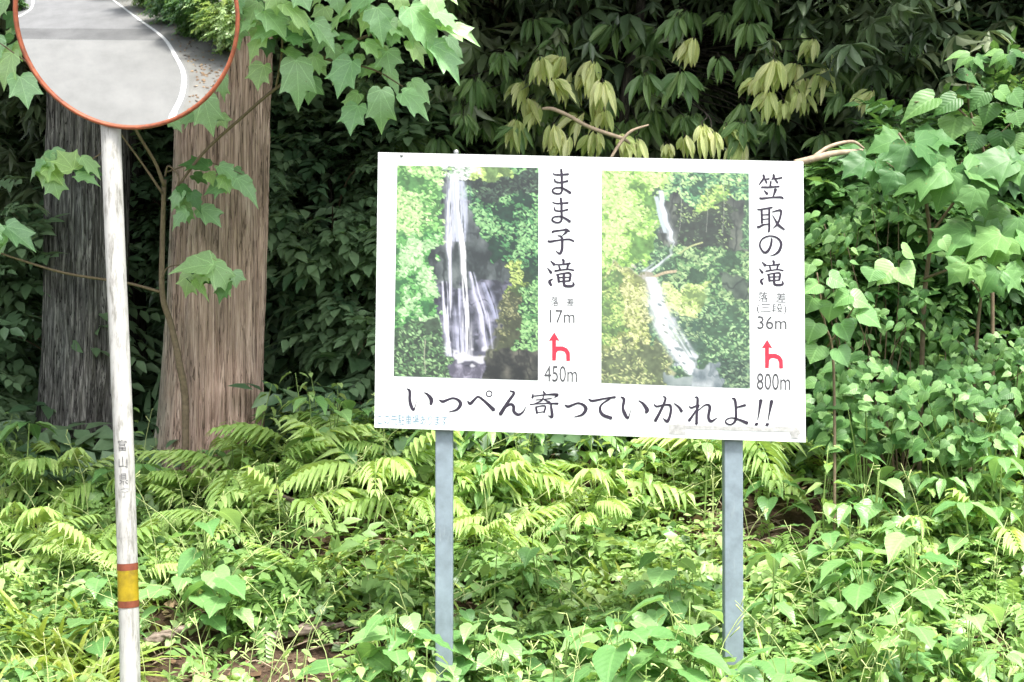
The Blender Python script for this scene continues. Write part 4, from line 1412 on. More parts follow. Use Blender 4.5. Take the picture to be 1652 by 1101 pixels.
for i, (x, y, z, rx, rz, wh) in enumerate([(2.1, 8.5, 1.75, .5, .5, 'just right of the sign edge'), (2.5, 8.6, 2.4, .6, .6, 'behind the layered sapling'), (2.95, 8.4, 1.6, .55, .5, 'low at the far right'), (2.3, 8.7, 1.35, .6, .35, 'low behind the heart-leaved bush'), (3.0, 8.9, 2.65, .45, .5, 'highest at the far right')]):
    shrub_tree('leafy_shrub', 'mid-green leafy shrub ' + wh, 'shrub', (x, y + 0.25), 3, (x, y, z), (rx, 0.4, rz), int(420 * max(.6, rx * rz * 4)), T_SPRAY, M['heart_dark'], 0.26, 'out', 260 + i, 0.015, 'leafy shrubs right of the sign')

# leaf carpet of the shaded hillside
n = 7000
hx, hy = rng.uniform(-6.5, 6.5, n), rng.uniform(8.4, 20, n)
L = np.stack([hx, hy, H(hx, hy) + 0.25 * rng.random(n) ** 1.5 + 0.02], 1)
D = np.stack([rng.normal(0, 1, n), rng.normal(-.6, .7, n), rng.normal(-.1, .3, n)], 1)
Mx = frames(D, np.tile([0, -.4, 1.0], (n, 1)) + rng.normal(0, .3, (n, 3))) * (0.28 + 0.3 * rng.random(n))[:, None, None]
bs = [batch(T_SPRAY[j], Mx[j::4], L[j::4]) for j in range(4)]
V, T, U, t = join(bs)
obj('hillside_foliage', mesh_np('hillside_foliage', V, T, M['under'], U, t), None, 'stuff')

BW = ['nearest the camera', 'second along the white line', 'third along the white line', 'fourth along the white line', 'farthest along the white line', 'behind the nearest ones', 'far back behind the others', 'small one by the far edge line', 'tall one set back']
# trees and bushes on the far side of the road, behind the camera: the mirror shows them
for i, (x, y, z, rx, rz) in enumerate([(-0.35, -2.7, 0.9, .9, .95), (-1.25, -4.3, 1.1, 1.0, 1.15), (-2.35, -6.4, 1.3, 1.05, 1.3), (-3.8, -9.4, 1.5, 1.2, 1.5), (-5.9, -13.9, 1.9, 1.6, 2.0), (1.6, -5.3, 1.6, 1.5, 1.6), (0.6, -9.5, 2.2, 2.2, 2.2), (-11.9, -9.2, .5, .7, .5), (-1.5, -14.0, 2.6, 2.6, 2.6)]):
    shrub_tree('roadside_bush', 'green roadside bush reflected in the mirror, ' + BW[i], 'bush', (x, y), 2, (x, y, z), (rx, rx * .85, rz), 900, T_SPRAY, M['heart_dark'] if i % 3 else M['cover'], 0.34, 'out', 300 + i, 0.04, 'bushes along the side road')

# ------------------------------------------------------------------ hero saplings: every lobed or heart-shaped leaf a part


def put_leaf(root, b, t, wpx, Y, tpls, mat, rnd, name='leaf', lean=None, up=1.05):
    """one leaf from its stalk end b to its tip t (pixels) at depth Y, its blade tilted towards the sky and the road"""
    ln = math.hypot(t[0] - b[0], t[1] - b[1])
    B = at(b[0], b[1], Y)
    dl = (0.25 * rnd.random() if lean is None else lean) * ln / F * Y
    Tp = at(t[0], t[1], Y - dl)
    d = Tp - B
    nrm = Vector((rnd.uniform(-.25, .25), -0.75, up + rnd.uniform(-.2, .2)))
    X_ = d.cross(nrm).normalized()
    Nn = X_.cross(d).normalized()
    side = math.hypot(X_.x, X_.z)
    wd = wpx / F * Y * min(1.5, 1 / max(side, 0.5))
    ti = rnd.randrange(len(tpls))
    key = (mat.name, id(tpls), ti)
    if key not in LEAF_ME:
        LEAF_ME[key] = mesh_of(name, tpls[ti], mat)
    o_ = bpy.data.objects.new(name, LEAF_ME[key])
    COL.objects.link(o_)
    o_.parent = root
    L_ = d.length
    Mw = Matrix((X_ * wd, d, Nn * L_)).transposed().to_4x4()
    Mw.translation = B - world_loc(root)
    o_.matrix_local = Mw
    return o_, B


LEAF_ME = {}
rs = random.Random(4)
sap_base = at(298, 700, 8.15)
sap_base.z = float(H(sap_base.x, 8.15))
sap = thing('lobed_leaf_sapling', sap_base, 'slender sapling with large pale lobed leaves, leaning in front of the reddish cedar trunk', 'tree')
P = lambda x, y, Y: at(x, y, Y)
obj('trunk', tubes_mesh('trunk', [([sap_base - Vector((0, 0, .1)), P(299, 660, 8.15), P(290, 590, 8.1), P(276, 525, 8.08), P(262, 475, 8.05), P(262, 390, 8.0), P(265, 290, 7.9)], [.021, .021, .020, .018, .0165, .0145, .012])], M['twig'], 10, 7), sap)
for pts, rr in (
    ([P(265, 300, 7.9), P(250, 262, 7.8), P(222, 215, 7.6), P(190, 150, 7.3), P(150, 60, 7.0)], [.012, .009, .008, .007, .005]),
    ([P(262, 312, 7.9), P(228, 262, 7.8), P(196, 218, 7.65), P(150, 150, 7.4)], [.008, .006, .005, .004]),
    ([P(284, 305, 7.85), P(330, 245, 7.75), P(390, 190, 7.6), P(445, 143, 7.4), P(520, 95, 7.2), P(600, 55, 7.05), P(700, 30, 6.95)], [.007, .0085, .0085, .0085, .008, .007, .005]),
    ([P(266, 285, 7.9), P(272, 268, 7.85), P(288, 285, 7.82), P(285, 305, 7.82)], [.006, .005, .005, .005]),
    ([P(445, 143, 7.4), P(455, 80, 7.2), P(450, 20, 7.0), P(430, -40, 6.9)], [.006, .005, .004, .004]),
    ([P(600, 55, 7.05), P(590, 0, 6.9), P(600, -60, 6.8)], [.006, .005, .004]),
    ([P(261, 472, 8.05), P(205, 457, 7.95), P(110, 442, 7.7), P(40, 422, 7.5), P(-25, 400, 7.3)], [.009, .008, .0075, .006, .005]),
    ([P(520, 95, 7.2), P(600, 112, 7.1), P(650, 140, 7.05)], [.006, .005, .003]),
    ([P(268, 278, 7.9), P(330, 262, 7.85), P(400, 285, 7.8)], [.005, .004, .003]),
    ([P(262, 450, 8.03), P(275, 430, 7.95), P(330, 428, 7.8)], [.005, .004, .003]),
    ([P(190, 150, 7.3), P(120, 130, 7.0), P(60, 110, 6.8), P(0, 70, 6.7)], [.006, .005, .004, .003]),
    ([P(196, 218, 7.65), P(150, 256, 7.45), P(105, 262, 7.3)], [.004, .0035, .003])):
    obj('branch', tubes_mesh('branch', [(pts, rr)], M['twig'], 7, 6), sap)
HERO = [((428, 52), (388, 85), 52, 7.0), ((426, 105), (412, 143), 50, 7.2), ((477, 97), (487, 160), 60, 7.05), ((568, 99), (541, 153), 57, 7.0), ((497, 94), (528, 118), 40, 7.2),
        ((624, 83), (630, 117), 50, 7.0), ((615, 145), (612, 207), 52, 6.95), ((649, 150), (696, 168), 44, 6.95), ((578, 171), (562, 214), 50, 7.1), ((578, 151), (548, 172), 34, 7.15),
        ((698, 74), (744, 129), 40, 6.8), ((712, 44), (773, 66), 34, 6.8), ((661, 12), (714, 70), 64, 6.75), ((655, 26), (667, 64), 36, 6.9), ((608, 12), (618, 67), 54, 6.8),
        ((507, 37), (541, 78), 36, 6.95), ((571, 3), (513, 31), 22, 6.9), ((545, 60), (575, 54), 20, 7.0), ((571, 65), (553, 85), 30, 7.0), ((460, 82), (488, 100), 26, 7.15),
        ((417, 4), (393, 40), 50, 6.95), ((426, 18), (465, 52), 48, 6.9), ((470, 34), (492, 60), 26, 6.95), ((457, 7), (512, 31), 32, 6.85), ((385, 0), (374, 30), 40, 6.95),
        ((624, 114), (648, 143), 27, 7.1), ((612, 108), (581, 118), 24, 7.15), ((723, 60), (747, 98), 30, 7.1), ((565, 28), (525, 36), 20, 6.95), ((581, 88), (577, 110), 22, 7.1),
        ((600, -10), (560, 18), 46, 6.8), ((640, -15), (655, 22), 40, 6.75), ((690, -12), (720, 20), 44, 6.75), ((540, -14), (548, 20), 40, 6.85), ((480, -12), (500, 14), 46, 6.85), ((440, -10), (455, 14), 40, 6.85),
        ((700, 20), (742, 40), 36, 6.75), ((660, 66), (690, 92), 30, 6.95), ((520, 62), (505, 88), 30, 7.1), ((600, 66), (634, 84), 28, 7.0),
        ((20, 85), (2, 142), 48, 6.75), ((32, 124), (46, 170), 48, 6.75), ((34, 70), (14, 96), 28, 6.8), ((10, 0), (-6, 24), 30, 6.75), ((-4, 60), (-14, 110), 40, 6.75),
        ((118, 274), (98, 240), 40, 7.3), ((82, 262), (64, 300), 42, 7.3), ((72, 260), (37, 280), 28, 7.3), ((131, 254), (163, 270), 22, 7.3), ((122, 284), (160, 292), 26, 7.3), ((85, 288), (93, 314), 38, 7.3), ((100, 268), (110, 262), 20, 7.3),
        ((329, 156), (341, 215), 52, 7.5), ((360, 122), (352, 157), 24, 7.5), ((275, 195), (294, 209), 22, 7.6), ((336, 270), (290, 257), 30, 7.8), ((353, 268), (388, 291), 26, 7.8), ((382, 288), (419, 316), 32, 7.75),
        ((293, 307), (268, 328), 28, 7.8), ((309, 311), (324, 340), 26, 7.8), ((301, 340), (270, 360), 34, 7.8), ((290, 300), (310, 314), 20, 7.8),
        ((10, 366), (56, 400), 34, 7.4), ((0, 368), (10, 392), 26, 7.4), ((-14, 362), (-6, 400), 36, 7.3),
        ((345, 428), (275, 427), 52, 7.75), ((333, 430), (320, 462), 36, 7.8), ((340, 426), (379, 456), 40, 7.75), ((369, 456), (351, 488), 28, 7.8), ((312, 452), (338, 474), 16, 7.8)]
for b, t, wpx, Y in HERO:
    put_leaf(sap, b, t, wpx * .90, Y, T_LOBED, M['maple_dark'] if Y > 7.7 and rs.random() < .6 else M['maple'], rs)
for cx_, cy_, n_, sx_, sy_, Y in ((470, 30, 16, 85, 34, 7.0), (620, 40, 20, 95, 45, 6.9), (590, 110, 10, 60, 40, 7.15), (20, 60, 7, 30, 40, 6.85), (95, 262, 6, 38, 18, 7.35), (345, 280, 7, 50, 20, 7.85), (300, 330, 5, 22, 22, 7.85), (15, 385, 4, 24, 14, 7.4), (330, 440, 4, 34, 14, 7.85), (380, 20, 5, 14, 20, 7.0), (320, 180, 4, 30, 25, 7.55)):
    for k in range(n_):
        bx_, by_ = cx_ + rs.gauss(0, .55) * sx_, cy_ + rs.gauss(0, .5) * sy_
        a, l = rs.uniform(.1, math.pi - .1), rs.uniform(22, 46)
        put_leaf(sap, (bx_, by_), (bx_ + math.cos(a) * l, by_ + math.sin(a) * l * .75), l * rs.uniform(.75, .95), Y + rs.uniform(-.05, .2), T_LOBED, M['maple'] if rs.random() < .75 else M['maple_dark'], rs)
# right-hand saplings
rs2 = random.Random(8)


def sapling(name, label, base_px, Y, branches, leaves, tpls, mat, group=None):
    b = at(base_px[0], base_px[1], Y)
    b.z = float(H(b.x, Y))
    root = thing(name, b, label, 'sapling', group)
    its = []
    for k, (pts, r0) in enumerate(branches):
        pp = [at(x, y, yy) for x, y, yy in pts]
        if k == 0:
            pp = [b - Vector((0, 0, .1))] + pp
        rr = [r0 * (1 - .6 * i / (len(pp) - 1)) for i in range(len(pp))]
        obj('trunk' if k == 0 else 'branch', tubes_mesh('branch', [(pp, rr)], M['twig'], 7, 6), root)
    for lf in leaves:
        put_leaf(root, lf[0], lf[1], lf[2], lf[3], tpls, mat, rs2, 'leaf', None, lf[4] if len(lf) > 4 else 0.8)
    return root


def c4(x, y):
    return 1252 + x / 2.2025, y / 2.2025


def fan(cx_, cy_, L_, w_, Y, n_, spread=(20, 160), rnd=rs2, up=.9):
    """leaves round a shoot tip, in the pixels of the enlarged right-hand view"""
    out = []
    px, py = c4(cx_, cy_)
    for i in range(n_):
        a = math.radians(spread[0] + (spread[1] - spread[0]) * (i + .5) / n_ + rnd.uniform(-10, 10))
        l = L_ / 2.2025 * rnd.uniform(.8, 1.15)
        b = (px + math.cos(a) * l * .25, py + math.sin(a) * l * .12)
        out.append((b, (b[0] + math.cos(a) * l, b[1] + math.sin(a) * l * .75), w_ / 2.2025 * rnd.uniform(.85, 1.1), Y + rnd.uniform(-.12, .12), up))
    return out


sapling('lobed_leaf_sapling', 'broad green lobed-leaf sapling right of the sign, its leaves in flat spreading layers', (1480, 640), 7.9,
        [([(1490, 500, 7.9), (1500, 380, 7.8), (1480, 270, 7.75), (1450, 215, 7.7)], .016), ([(1500, 380, 7.8), (1560, 300, 7.7), (1600, 262, 7.6)], .009), ([(1490, 450, 7.85), (1570, 420, 7.7), (1610, 405, 7.6)], .008), ([(1480, 300, 7.75), (1430, 262, 7.65)], .006)],
        fan(470, 500, 130, 130, 7.65, 6, (-20, 200)) + fan(340, 560, 110, 110, 7.6, 4, (30, 190)) + fan(640, 600, 150, 140, 7.55, 6, (0, 190)) + fan(780, 590, 140, 140, 7.55, 5, (-10, 170))
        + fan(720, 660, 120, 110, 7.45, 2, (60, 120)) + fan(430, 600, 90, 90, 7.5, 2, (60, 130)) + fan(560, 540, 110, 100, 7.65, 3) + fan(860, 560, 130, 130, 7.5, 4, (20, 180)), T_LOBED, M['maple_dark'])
sapling('lobed_leaf_sapling', 'lower lobed-leaf sapling at the right with bright leaves under the layered one', (1560, 700), 7.75,
        [([(1575, 560, 7.7), (1585, 450, 7.6), (1580, 400, 7.55)], .012), ([(1580, 470, 7.6), (1540, 420, 7.55)], .006), ([(1583, 450, 7.6), (1630, 410, 7.5)], .006)],
        fan(690, 930, 110, 100, 7.4, 3, (40, 150)) + fan(800, 950, 120, 110, 7.4, 4, (10, 150)) + fan(720, 820, 130, 120, 7.55, 5, (0, 190)) + fan(830, 830, 130, 120, 7.5, 4, (0, 180)) + fan(860, 760, 120, 110, 7.6, 3, (30, 170)) + fan(690, 780, 100, 90, 7.6, 3), T_LOBED, M['heart_mid'])
sapling('heart_leaf_sapling', 'tall sapling with rounded heart-shaped leaves at the top right', (1600, 520), 8.0,
        [([(1600, 400, 7.95), (1590, 260, 7.9), (1565, 180, 7.85), (1560, 120, 7.8)], .013), ([(1580, 210, 7.87), (1530, 165, 7.8), (1475, 165, 7.75)], .007), ([(1590, 240, 7.9), (1640, 190, 7.8)], .006)],
        [((c4(650, 262)[0], c4(650, 262)[1]), (c4(726, 285)[0], c4(726, 285)[1]), 30, 7.8), (c4(690, 330), c4(640, 320), 30, 7.8), (c4(640, 350), c4(560, 400), 34, 7.75), (c4(560, 350), c4(450, 400), 38, 7.75), (c4(740, 330), c4(690, 385), 34, 7.75),
         (c4(760, 370), c4(745, 440), 40, 7.75), (c4(790, 320), c4(840, 360), 38, 7.7), (c4(840, 330), c4(880, 380), 40, 7.7), (c4(850, 400), c4(870, 450), 40, 7.7), (c4(800, 470), c4(800, 545), 44, 7.75), (c4(720, 480), c4(690, 540), 34, 7.8), (c4(640, 420), c4(620, 500), 50, 7.85),
         (c4(690, 430), c4(720, 500), 44, 7.85), (c4(850, 480), c4(860, 540), 40, 7.75)] + fan(700, 200, 70, 40, 7.85, 6, (0, 200)) + fan(820, 190, 70, 40, 7.85, 6, (0, 200)), T_HEART, M['heart_dark'])
sapling('heart_leaf_sapling', 'heart-leaved sapling close beside the right edge of the sign', (1345, 720), 7.2,
        [([(1345, 600, 7.2), (1330, 520, 7.15), (1318, 440, 7.1)], .009), ([(1335, 560, 7.2), (1375, 500, 7.1), (1390, 470, 7.05)], .005), ([(1330, 520, 7.15), (1310, 470, 7.1)], .004)],
        [(c4(120, 940), c4(105, 985), 24, 7.05), (c4(190, 985), c4(250, 1015), 34, 7.0), (c4(150, 1010), c4(100, 1040), 30, 7.05), (c4(260, 1050), c4(200, 1075), 30, 7.0), (c4(270, 1060), c4(340, 1075), 34, 7.0), (c4(130, 1060), c4(105, 1110), 40, 7.1), (c4(200, 1080), c4(180, 1140), 40, 7.05),
         (c4(300, 1110), c4(380, 1150), 40, 7.0), (c4(140, 1150), c4(110, 1210), 44, 7.1), (c4(230, 1150), c4(270, 1210), 44, 7.05), (c4(150, 1230), c4(120, 1290), 40, 7.1), (c4(220, 1240), c4(260, 1300), 40, 7.05), (c4(450, 890), c4(500, 905), 34, 7.2), (c4(590, 850), c4(620, 890), 30, 7.3), (c4(420, 950), c4(360, 1000), 50, 7.25), (c4(440, 950), c4(500, 1010), 50, 7.2), (c4(350, 960), c4(330, 1000), 40, 7.25)], T_HEART, M['pale'])

# small-leaved shrub between the sign and the saplings: leaves as parts
rs3 = random.Random(21)
for bpx, Y, cen, n_, lab in (((1400, 650), 7.9, (1378, 420, 90, 115), 290, 'small-leaved light green shrub standing just right of the sign'),
                             ((1450, 700), 7.8, (1440, 560, 110, 100), 290, 'small-leaved shrub below the lobed-leaf saplings, right of the sign'),
                             ((1600, 700), 7.9, (1580, 610, 95, 85), 260, 'low leafy shrub at the far right, under the saplings')):
    b = at(bpx[0], bpx[1], Y)
    b.z = float(H(b.x, Y))
    root = thing('small_leaf_shrub', b, lab, 'shrub')
    twigs = []
    for i in range(14):
        ex, ey = cen[0] + rs3.uniform(-.9, .9) * cen[2], cen[1] + rs3.uniform(-.9, .7) * cen[3]
        yy = Y + rs3.uniform(-.3, .3)
        e = at(ex, ey, yy)
        twigs.append(([b, (b + e) / 2 + Vector((rs3.uniform(-.12, .12), rs3.uniform(0, .15), .1)), e], [.0055, .004, .002]))
        for k in range(n_ // 14):
            f = rs3.uniform(.35, 1.0)
            lx, ly = ex + rs3.gauss(0, 14), ey + rs3.gauss(0, 14)
            a = rs3.uniform(-.4, math.pi + .4)
            l = rs3.uniform(13, 23)
            put_leaf(root, (lx, ly), (lx + math.cos(a) * l, ly + abs(math.sin(a)) * l * .8 + 2), l * .55, yy + rs3.uniform(-.1, .1), T_OVATE, M['heart_dark'] if rs3.random() < .6 else M['pale'], rs3, 'leaf', None, .9)
    obj('branches', tubes_mesh('branches', twigs, M['twig'], 5, 4), root)

for bpx, Y, cen, n_, lab in (((1390, 760), 7.45, (1390, 650, 85, 80), 190, 'bushy heart-leaved plant below the small-leaved shrub, right of the sign'),
                             ((1550, 780), 7.4, (1540, 665, 105, 80), 220, 'broad bushy heart-leaved plant under the saplings at the far right')):
    b = at(bpx[0], bpx[1], Y)
    b.z = float(H(b.x, Y))
    root = thing('heart_leaf_bush', b, lab, 'bush')
    twigs = []
    for k in range(n_):
        a0 = rs3.uniform(0, 6.28)
        q = math.sqrt(rs3.random())
        lx, ly = cen[0] + math.cos(a0) * q * cen[2], cen[1] + math.sin(a0) * q * cen[3]
        yy = Y + rs3.uniform(-.25, .25)
        a = rs3.uniform(-.3, math.pi + .3)
        l = rs3.uniform(15, 27)
        put_leaf(root, (lx, ly), (lx + math.cos(a) * l, ly + abs(math.sin(a)) * l * .7 + 2), l * .75, yy, T_HEART, M['pale'] if rs3.random() < .3 else M['heart_dark'], rs3, 'leaf', None, 1.0)
        if k % 24 == 0:
            e = at(lx, ly, yy)
            twigs.append(([b, (b + e) / 2 + Vector((rs3.uniform(-.05, .05), 0, .05)), e], [.005, .004, .002]))
    obj('stems', tubes_mesh('stems', twigs, M['stem'], 5, 4), root)

# evergreen branch with drooping pale young leaves above the sign
eb = at(1010, 300, 9.3)
eb.z = float(H(eb.x, 9.6))
yt = thing('evergreen_tree', (eb.x, 9.6, eb.z), 'evergreen tree with drooping clusters of pale yellow-green young leaves above the sign', 'tree')
hub = at(1010, 150, 9.3)
obj('trunk', tubes_mesh('trunk', [([(eb.x, 9.6, eb.z - .1), (eb.x - .1, 9.55, 2.2), hub, at(1030, 40, 9.4), at(1050, -120, 9.6)], [.05, .045, .04, .035, .02])], M['bark_dark'], 9, 6), yt)
SH = [(875, 95, 8, 40, 30), (908, 90, 7, 44, 26), (846, 133, 5, 38, 16), (955, 100, 8, 50, 24), (972, 132, 6, 44, 22), (960, 155, 8, 42, 30), (833, 195, 6, 48, 24), (866, 178, 4, 34, 16), (893, 204, 6, 42, 24), (958, 214, 6, 40, 26), (1001, 218, 4, 34, 20),
      (1120, 64, 7, 44, 20), (1134, 203, 9, 42, 32), (1172, 203, 6, 38, 24), (1075, 235, 6, 24, 22), (1232, 118, 5, 40, 20), (1250, 100, 7, 46, 26), (1278, 140, 7, 46, 30), (1286, 104, 6, 40, 24), (1312, 66, 6, 32, 20), (1328, 112, 4, 40, 16), (1222, 128, 4, 38, 16), (1408, 148, 4, 38, 14), (1290, 150, 4, 36, 20)]
SG = [(765, 128, 6, 42, 36), (808, 84, 7, 36, 40), (745, 168, 6, 38, 24), (1040, 122, 7, 48, 40), (1055, 178, 5, 44, 44), (880, 165, 6, 46, 40), (1160, 92, 5, 34, 34), (990, 40, 8, 46, 50), (1110, 20, 8, 46, 50), (1210, 40, 8, 44, 50), (920, 40, 8, 44, 44), (1010, 195, 6, 44, 40), (1115, 185, 5, 38, 34), (1200, 170, 6, 40, 40), (1330, 215, 6, 36, 40), (1250, 200, 7, 36, 40), (860, 30, 7, 42, 40), (1400, 60, 7, 44, 50), (1290, 20, 8, 44, 50), (1470, 120, 7, 40, 50), (1380, 110, 7, 40, 50)]
rs4 = random.Random(31)
for k in range(46):
    SG.append((rs4.uniform(560, 1480), rs4.uniform(-10, 225), rs4.randint(4, 7), rs4.uniform(24, 54), rs4.uniform(18, 46)))
for x_, y_ in ((890, 130), (925, 120), (940, 185), (850, 160), (975, 180), (1150, 215), (1265, 165), (1300, 130), (1025, 225), (1105, 222), (1195, 225), (915, 222), (1340, 90), (1240, 150)):
    SH.append((x_, y_, rs4.randint(4, 6), rs4.uniform(30, 44), rs4.uniform(16, 26)))
for grp, mat in ((SH, M['young']), (SG, M['shoot_green'])):
    for x, y, n_, ln, sp2 in grp:
        Y = rs4.uniform(8.7, 9.1) if mat is M['young'] else rs4.uniform(8.9, 9.5)
        tip = at(x, y, Y)
        anchor = tip + Vector((rs4.uniform(-.06, .06), .30, rs4.uniform(.06, .2)))
        br = obj('shoot', tubes_mesh('shoot', [([hub + Vector((0, .55, rs4.uniform(.1, .7))), (hub + tip) / 2 + Vector((0, .6, .3)), anchor, tip + Vector((0, .05, .03)), tip], [.009, .007, .0045, .0035, .003])], M['bark_dark'], 6, 5), yt)
        n_ += rs4.randint(2, 5)
        tilt = rs4.gauss(0, .38)
        wide = (.58 if mat is M['young'] else 1.05) * rs4.uniform(.7, 1.15)
        for i in range(n_):
            f = (i + .5) / n_ * 2 - 1 + rs4.uniform(-.1, .1)
            ang = tilt + f * wide
            l = ln * rs4.uniform(.65, 1.2) * (1 - .15 * abs(f))
            b = (x + math.sin(ang) * 4 + rs4.uniform(-3, 3) + f * sp2 * .15, y + rs4.uniform(-4, 4))
            tp_ = (b[0] + math.sin(ang) * l, b[1] + math.cos(ang) * l)
            o_, B = put_leaf(br, b, tp_, ln * rs4.uniform(.20, .29), Y + (rs4.uniform(-.06, .06)), T_LANCE, mat, rs4, 'leaf', rs4.uniform(-.3, .8), rs4.uniform(.5, 1.3) if mat is M['young'] else rs4.uniform(.1, .7))

# bare branches lying above and beside the sign
r1 = tag(obj('bare_branch', tubes_mesh('bare_branch', [([P(874, 176, 8.5), P(890, 176, 8.5), P(915, 186, 8.5), P(952, 206, 8.52), P(1004, 224, 8.55), P(1016, 232, 8.6)], [.008, .012, .012, .012, .012, .006]),
                                                     ([P(985, 256, 8.5), P(1000, 232, 8.53), P(1018, 212, 8.55), P(1046, 202, 8.6)], [.009, .010, .009, .006])], M['twig_pale'], 8, 6)), 'bare forked beige branch above the sign, between its two photographs', 'branch')
r2 = tag(obj('bare_branch', tubes_mesh('bare_branch', [([P(1282, 264, 7.6), P(1310, 257, 7.6), P(1345, 248, 7.65), P(1392, 243, 7.75)], [.020, .019, .017, .010]),
                                                     ([P(1312, 254, 7.6), P(1340, 236, 7.65), P(1375, 229, 7.7), P(1394, 240, 7.72)], [.011, .010, .009, .006])], M['twig_pale'], 8, 6)), 'bare pinkish branch sticking out behind the upper right corner of the sign', 'branch')

# ------------------------------------------------------------------ fallen branches on the bank


def gz(px, Y, dz=0.0):
    x = (px - CX) / F * Y
    return Vector((x, Y, float(H(x, Y)) + dz))


LOGS = [([(196, 6.42, .05), (255, 6.44, .09), (322, 6.5, .12)], .027, 'pale weathered fallen branch on the ground right of the mirror pole'), ([(425, 6.5, .07), (495, 6.52, .10), (556, 6.56, .09)], .026, 'short weathered log on the ground left of the left sign post'), ([(1200, 8.0, .03), (1260, 7.9, .05), (1310, 8.1, .04)], .014, 'thin dead stick on the bare brown patch right of the right sign post'), ([(430, 7.6, .22), (470, 7.5, .20), (520, 7.45, .14)], .014, 'pale dead stick among the ferns below the reddish cedar trunk')]
for pts, r, lab in LOGS:
    pp = [gz(*p_) for p_ in pts]
    me = tubes_mesh('fallen_branch', [(pp, [r * .55, r * .9, r * .5])], M['log'], 14, 16)
    for v in me.vertices:
        k_ = float(vnoise(v.co.x * 26, v.co.z * 60 + v.co.y * 60, 4)) - .5
        v.co += Vector((0, k_, k_ * .8)) * r * .7
    tag(obj('fallen_branch', me), lab, 'fallen branch')

# ------------------------------------------------------------------ undergrowth: plants built once per kind, then copied with their parts


def bare(x, y):
    """brown patches where little grows"""
    v = 0.0
    for cx_, cy_, rx, ry in ((1.35, 7.7, .45, .45), (0.3, 8.2, .4, .35), (-1.6, 6.2, .35, .35), (-0.95, 6.3, .4, .3), (-1.6, 6.8, .25, .2)):
        v = np.maximum(v, np.exp(-((np.asarray(x) - cx_) / rx) ** 2 - ((np.asarray(y) - cy_) / ry) ** 2))
    return v


def part_m(d, nrm, wd, ln, place):
    d, nrm = Vector(d).normalized(), Vector(nrm)
    X_ = d.cross(nrm).normalized()
    Nn = X_.cross(d)
    Mw = Matrix((X_ * wd, d * ln, Nn * ln)).transposed().to_4x4()
    Mw.translation = place
    return Mw


MEc = {}


def shared(key, tpl, mat):
    if key not in MEc:
        MEc[key] = mesh_of(key[0], tpl, mat)
    return MEc[key]


def stem_mesh(name, items, mat):
    return tubes_mesh(name, items, mat, 5, 4)


def proto_heart(seed, mat='pale', tpls=T_HEART, tk='heart', hgt=(.20, .44), size=(.08, .14), nl=(7, 12)):
    r = random.Random(seed)
    parts, its = [], []
    h = r.uniform(*hgt)
    n_ = r.randint(*nl)
    for i in range(n_):
        a = i * 2.4 + r.uniform(-.4, .4)
        z = h * (.45 + .55 * (i + 1) / n_)
        rad = r.uniform(.03, .13) * (1.25 - .6 * i / n_)
        pl = Vector((math.cos(a) * rad, math.sin(a) * rad, z))
        e = r.uniform(-.5, .05)
        d = (math.cos(a) * math.cos(e), math.sin(a) * math.cos(e), math.sin(e))
        l = r.uniform(*size)
        k = r.randrange(len(tpls))
        parts.append(('leaf', shared(('leaf', tk, mat, k), tpls[k], M[mat]), part_m(d, (r.uniform(-.25, .25), r.uniform(-.45, .15), 1), l * r.uniform(.8, .95), l, pl)))
        its.append(([(0, 0, z * .55), (pl.x * .6, pl.y * .6, z * .93), tuple(pl)], [.0028, .0022, .0016]))
    its.append(([(0, 0, -.06), (r.uniform(-.02, .02), 0, h * .5), (0, 0, h)], [.005, .004, .002]))
    parts.insert(0, ('stem', stem_mesh('stem', its, M['stem']), Matrix.Identity(4)))
    return parts


def proto_herb(seed):
    r = random.Random(seed)
    parts, its = [], []
    h = r.uniform(.28, .6)
    n_ = r.randint(5, 8)
    for i in range(n_):
        z = h * (.35 + .65 * i / (n_ - 1))
        a0 = i * 1.57 + r.uniform(-.3, .3)
        for sgn in (0, math.pi):
            a = a0 + sgn
            e = r.uniform(-.45, .15)
            d = (math.cos(a) * math.cos(e), math.sin(a) * math.cos(e), math.sin(e))
            l = r.uniform(.07, .115) * (1.15 - .5 * i / n_)
            pl = Vector((d[0] * .02, d[1] * .02, z))
            k = r.randrange(3)
            parts.append(('leaf', shared(('leaf', 'ovate', 'weed', k), T_OVATE[k], M['weed']), part_m(d, (r.uniform(-.2, .2), -.15, 1), l * r.uniform(.5, .62), l, pl)))
    its.append(([(0, 0, -.06), (r.uniform(-.03, .03), r.uniform(-.03, .03), h * .5), (0, 0, h)], [.005, .004, .002]))
    parts.insert(0, ('stem', stem_mesh('stem', its, M['stem']), Matrix.Identity(4)))
    return parts


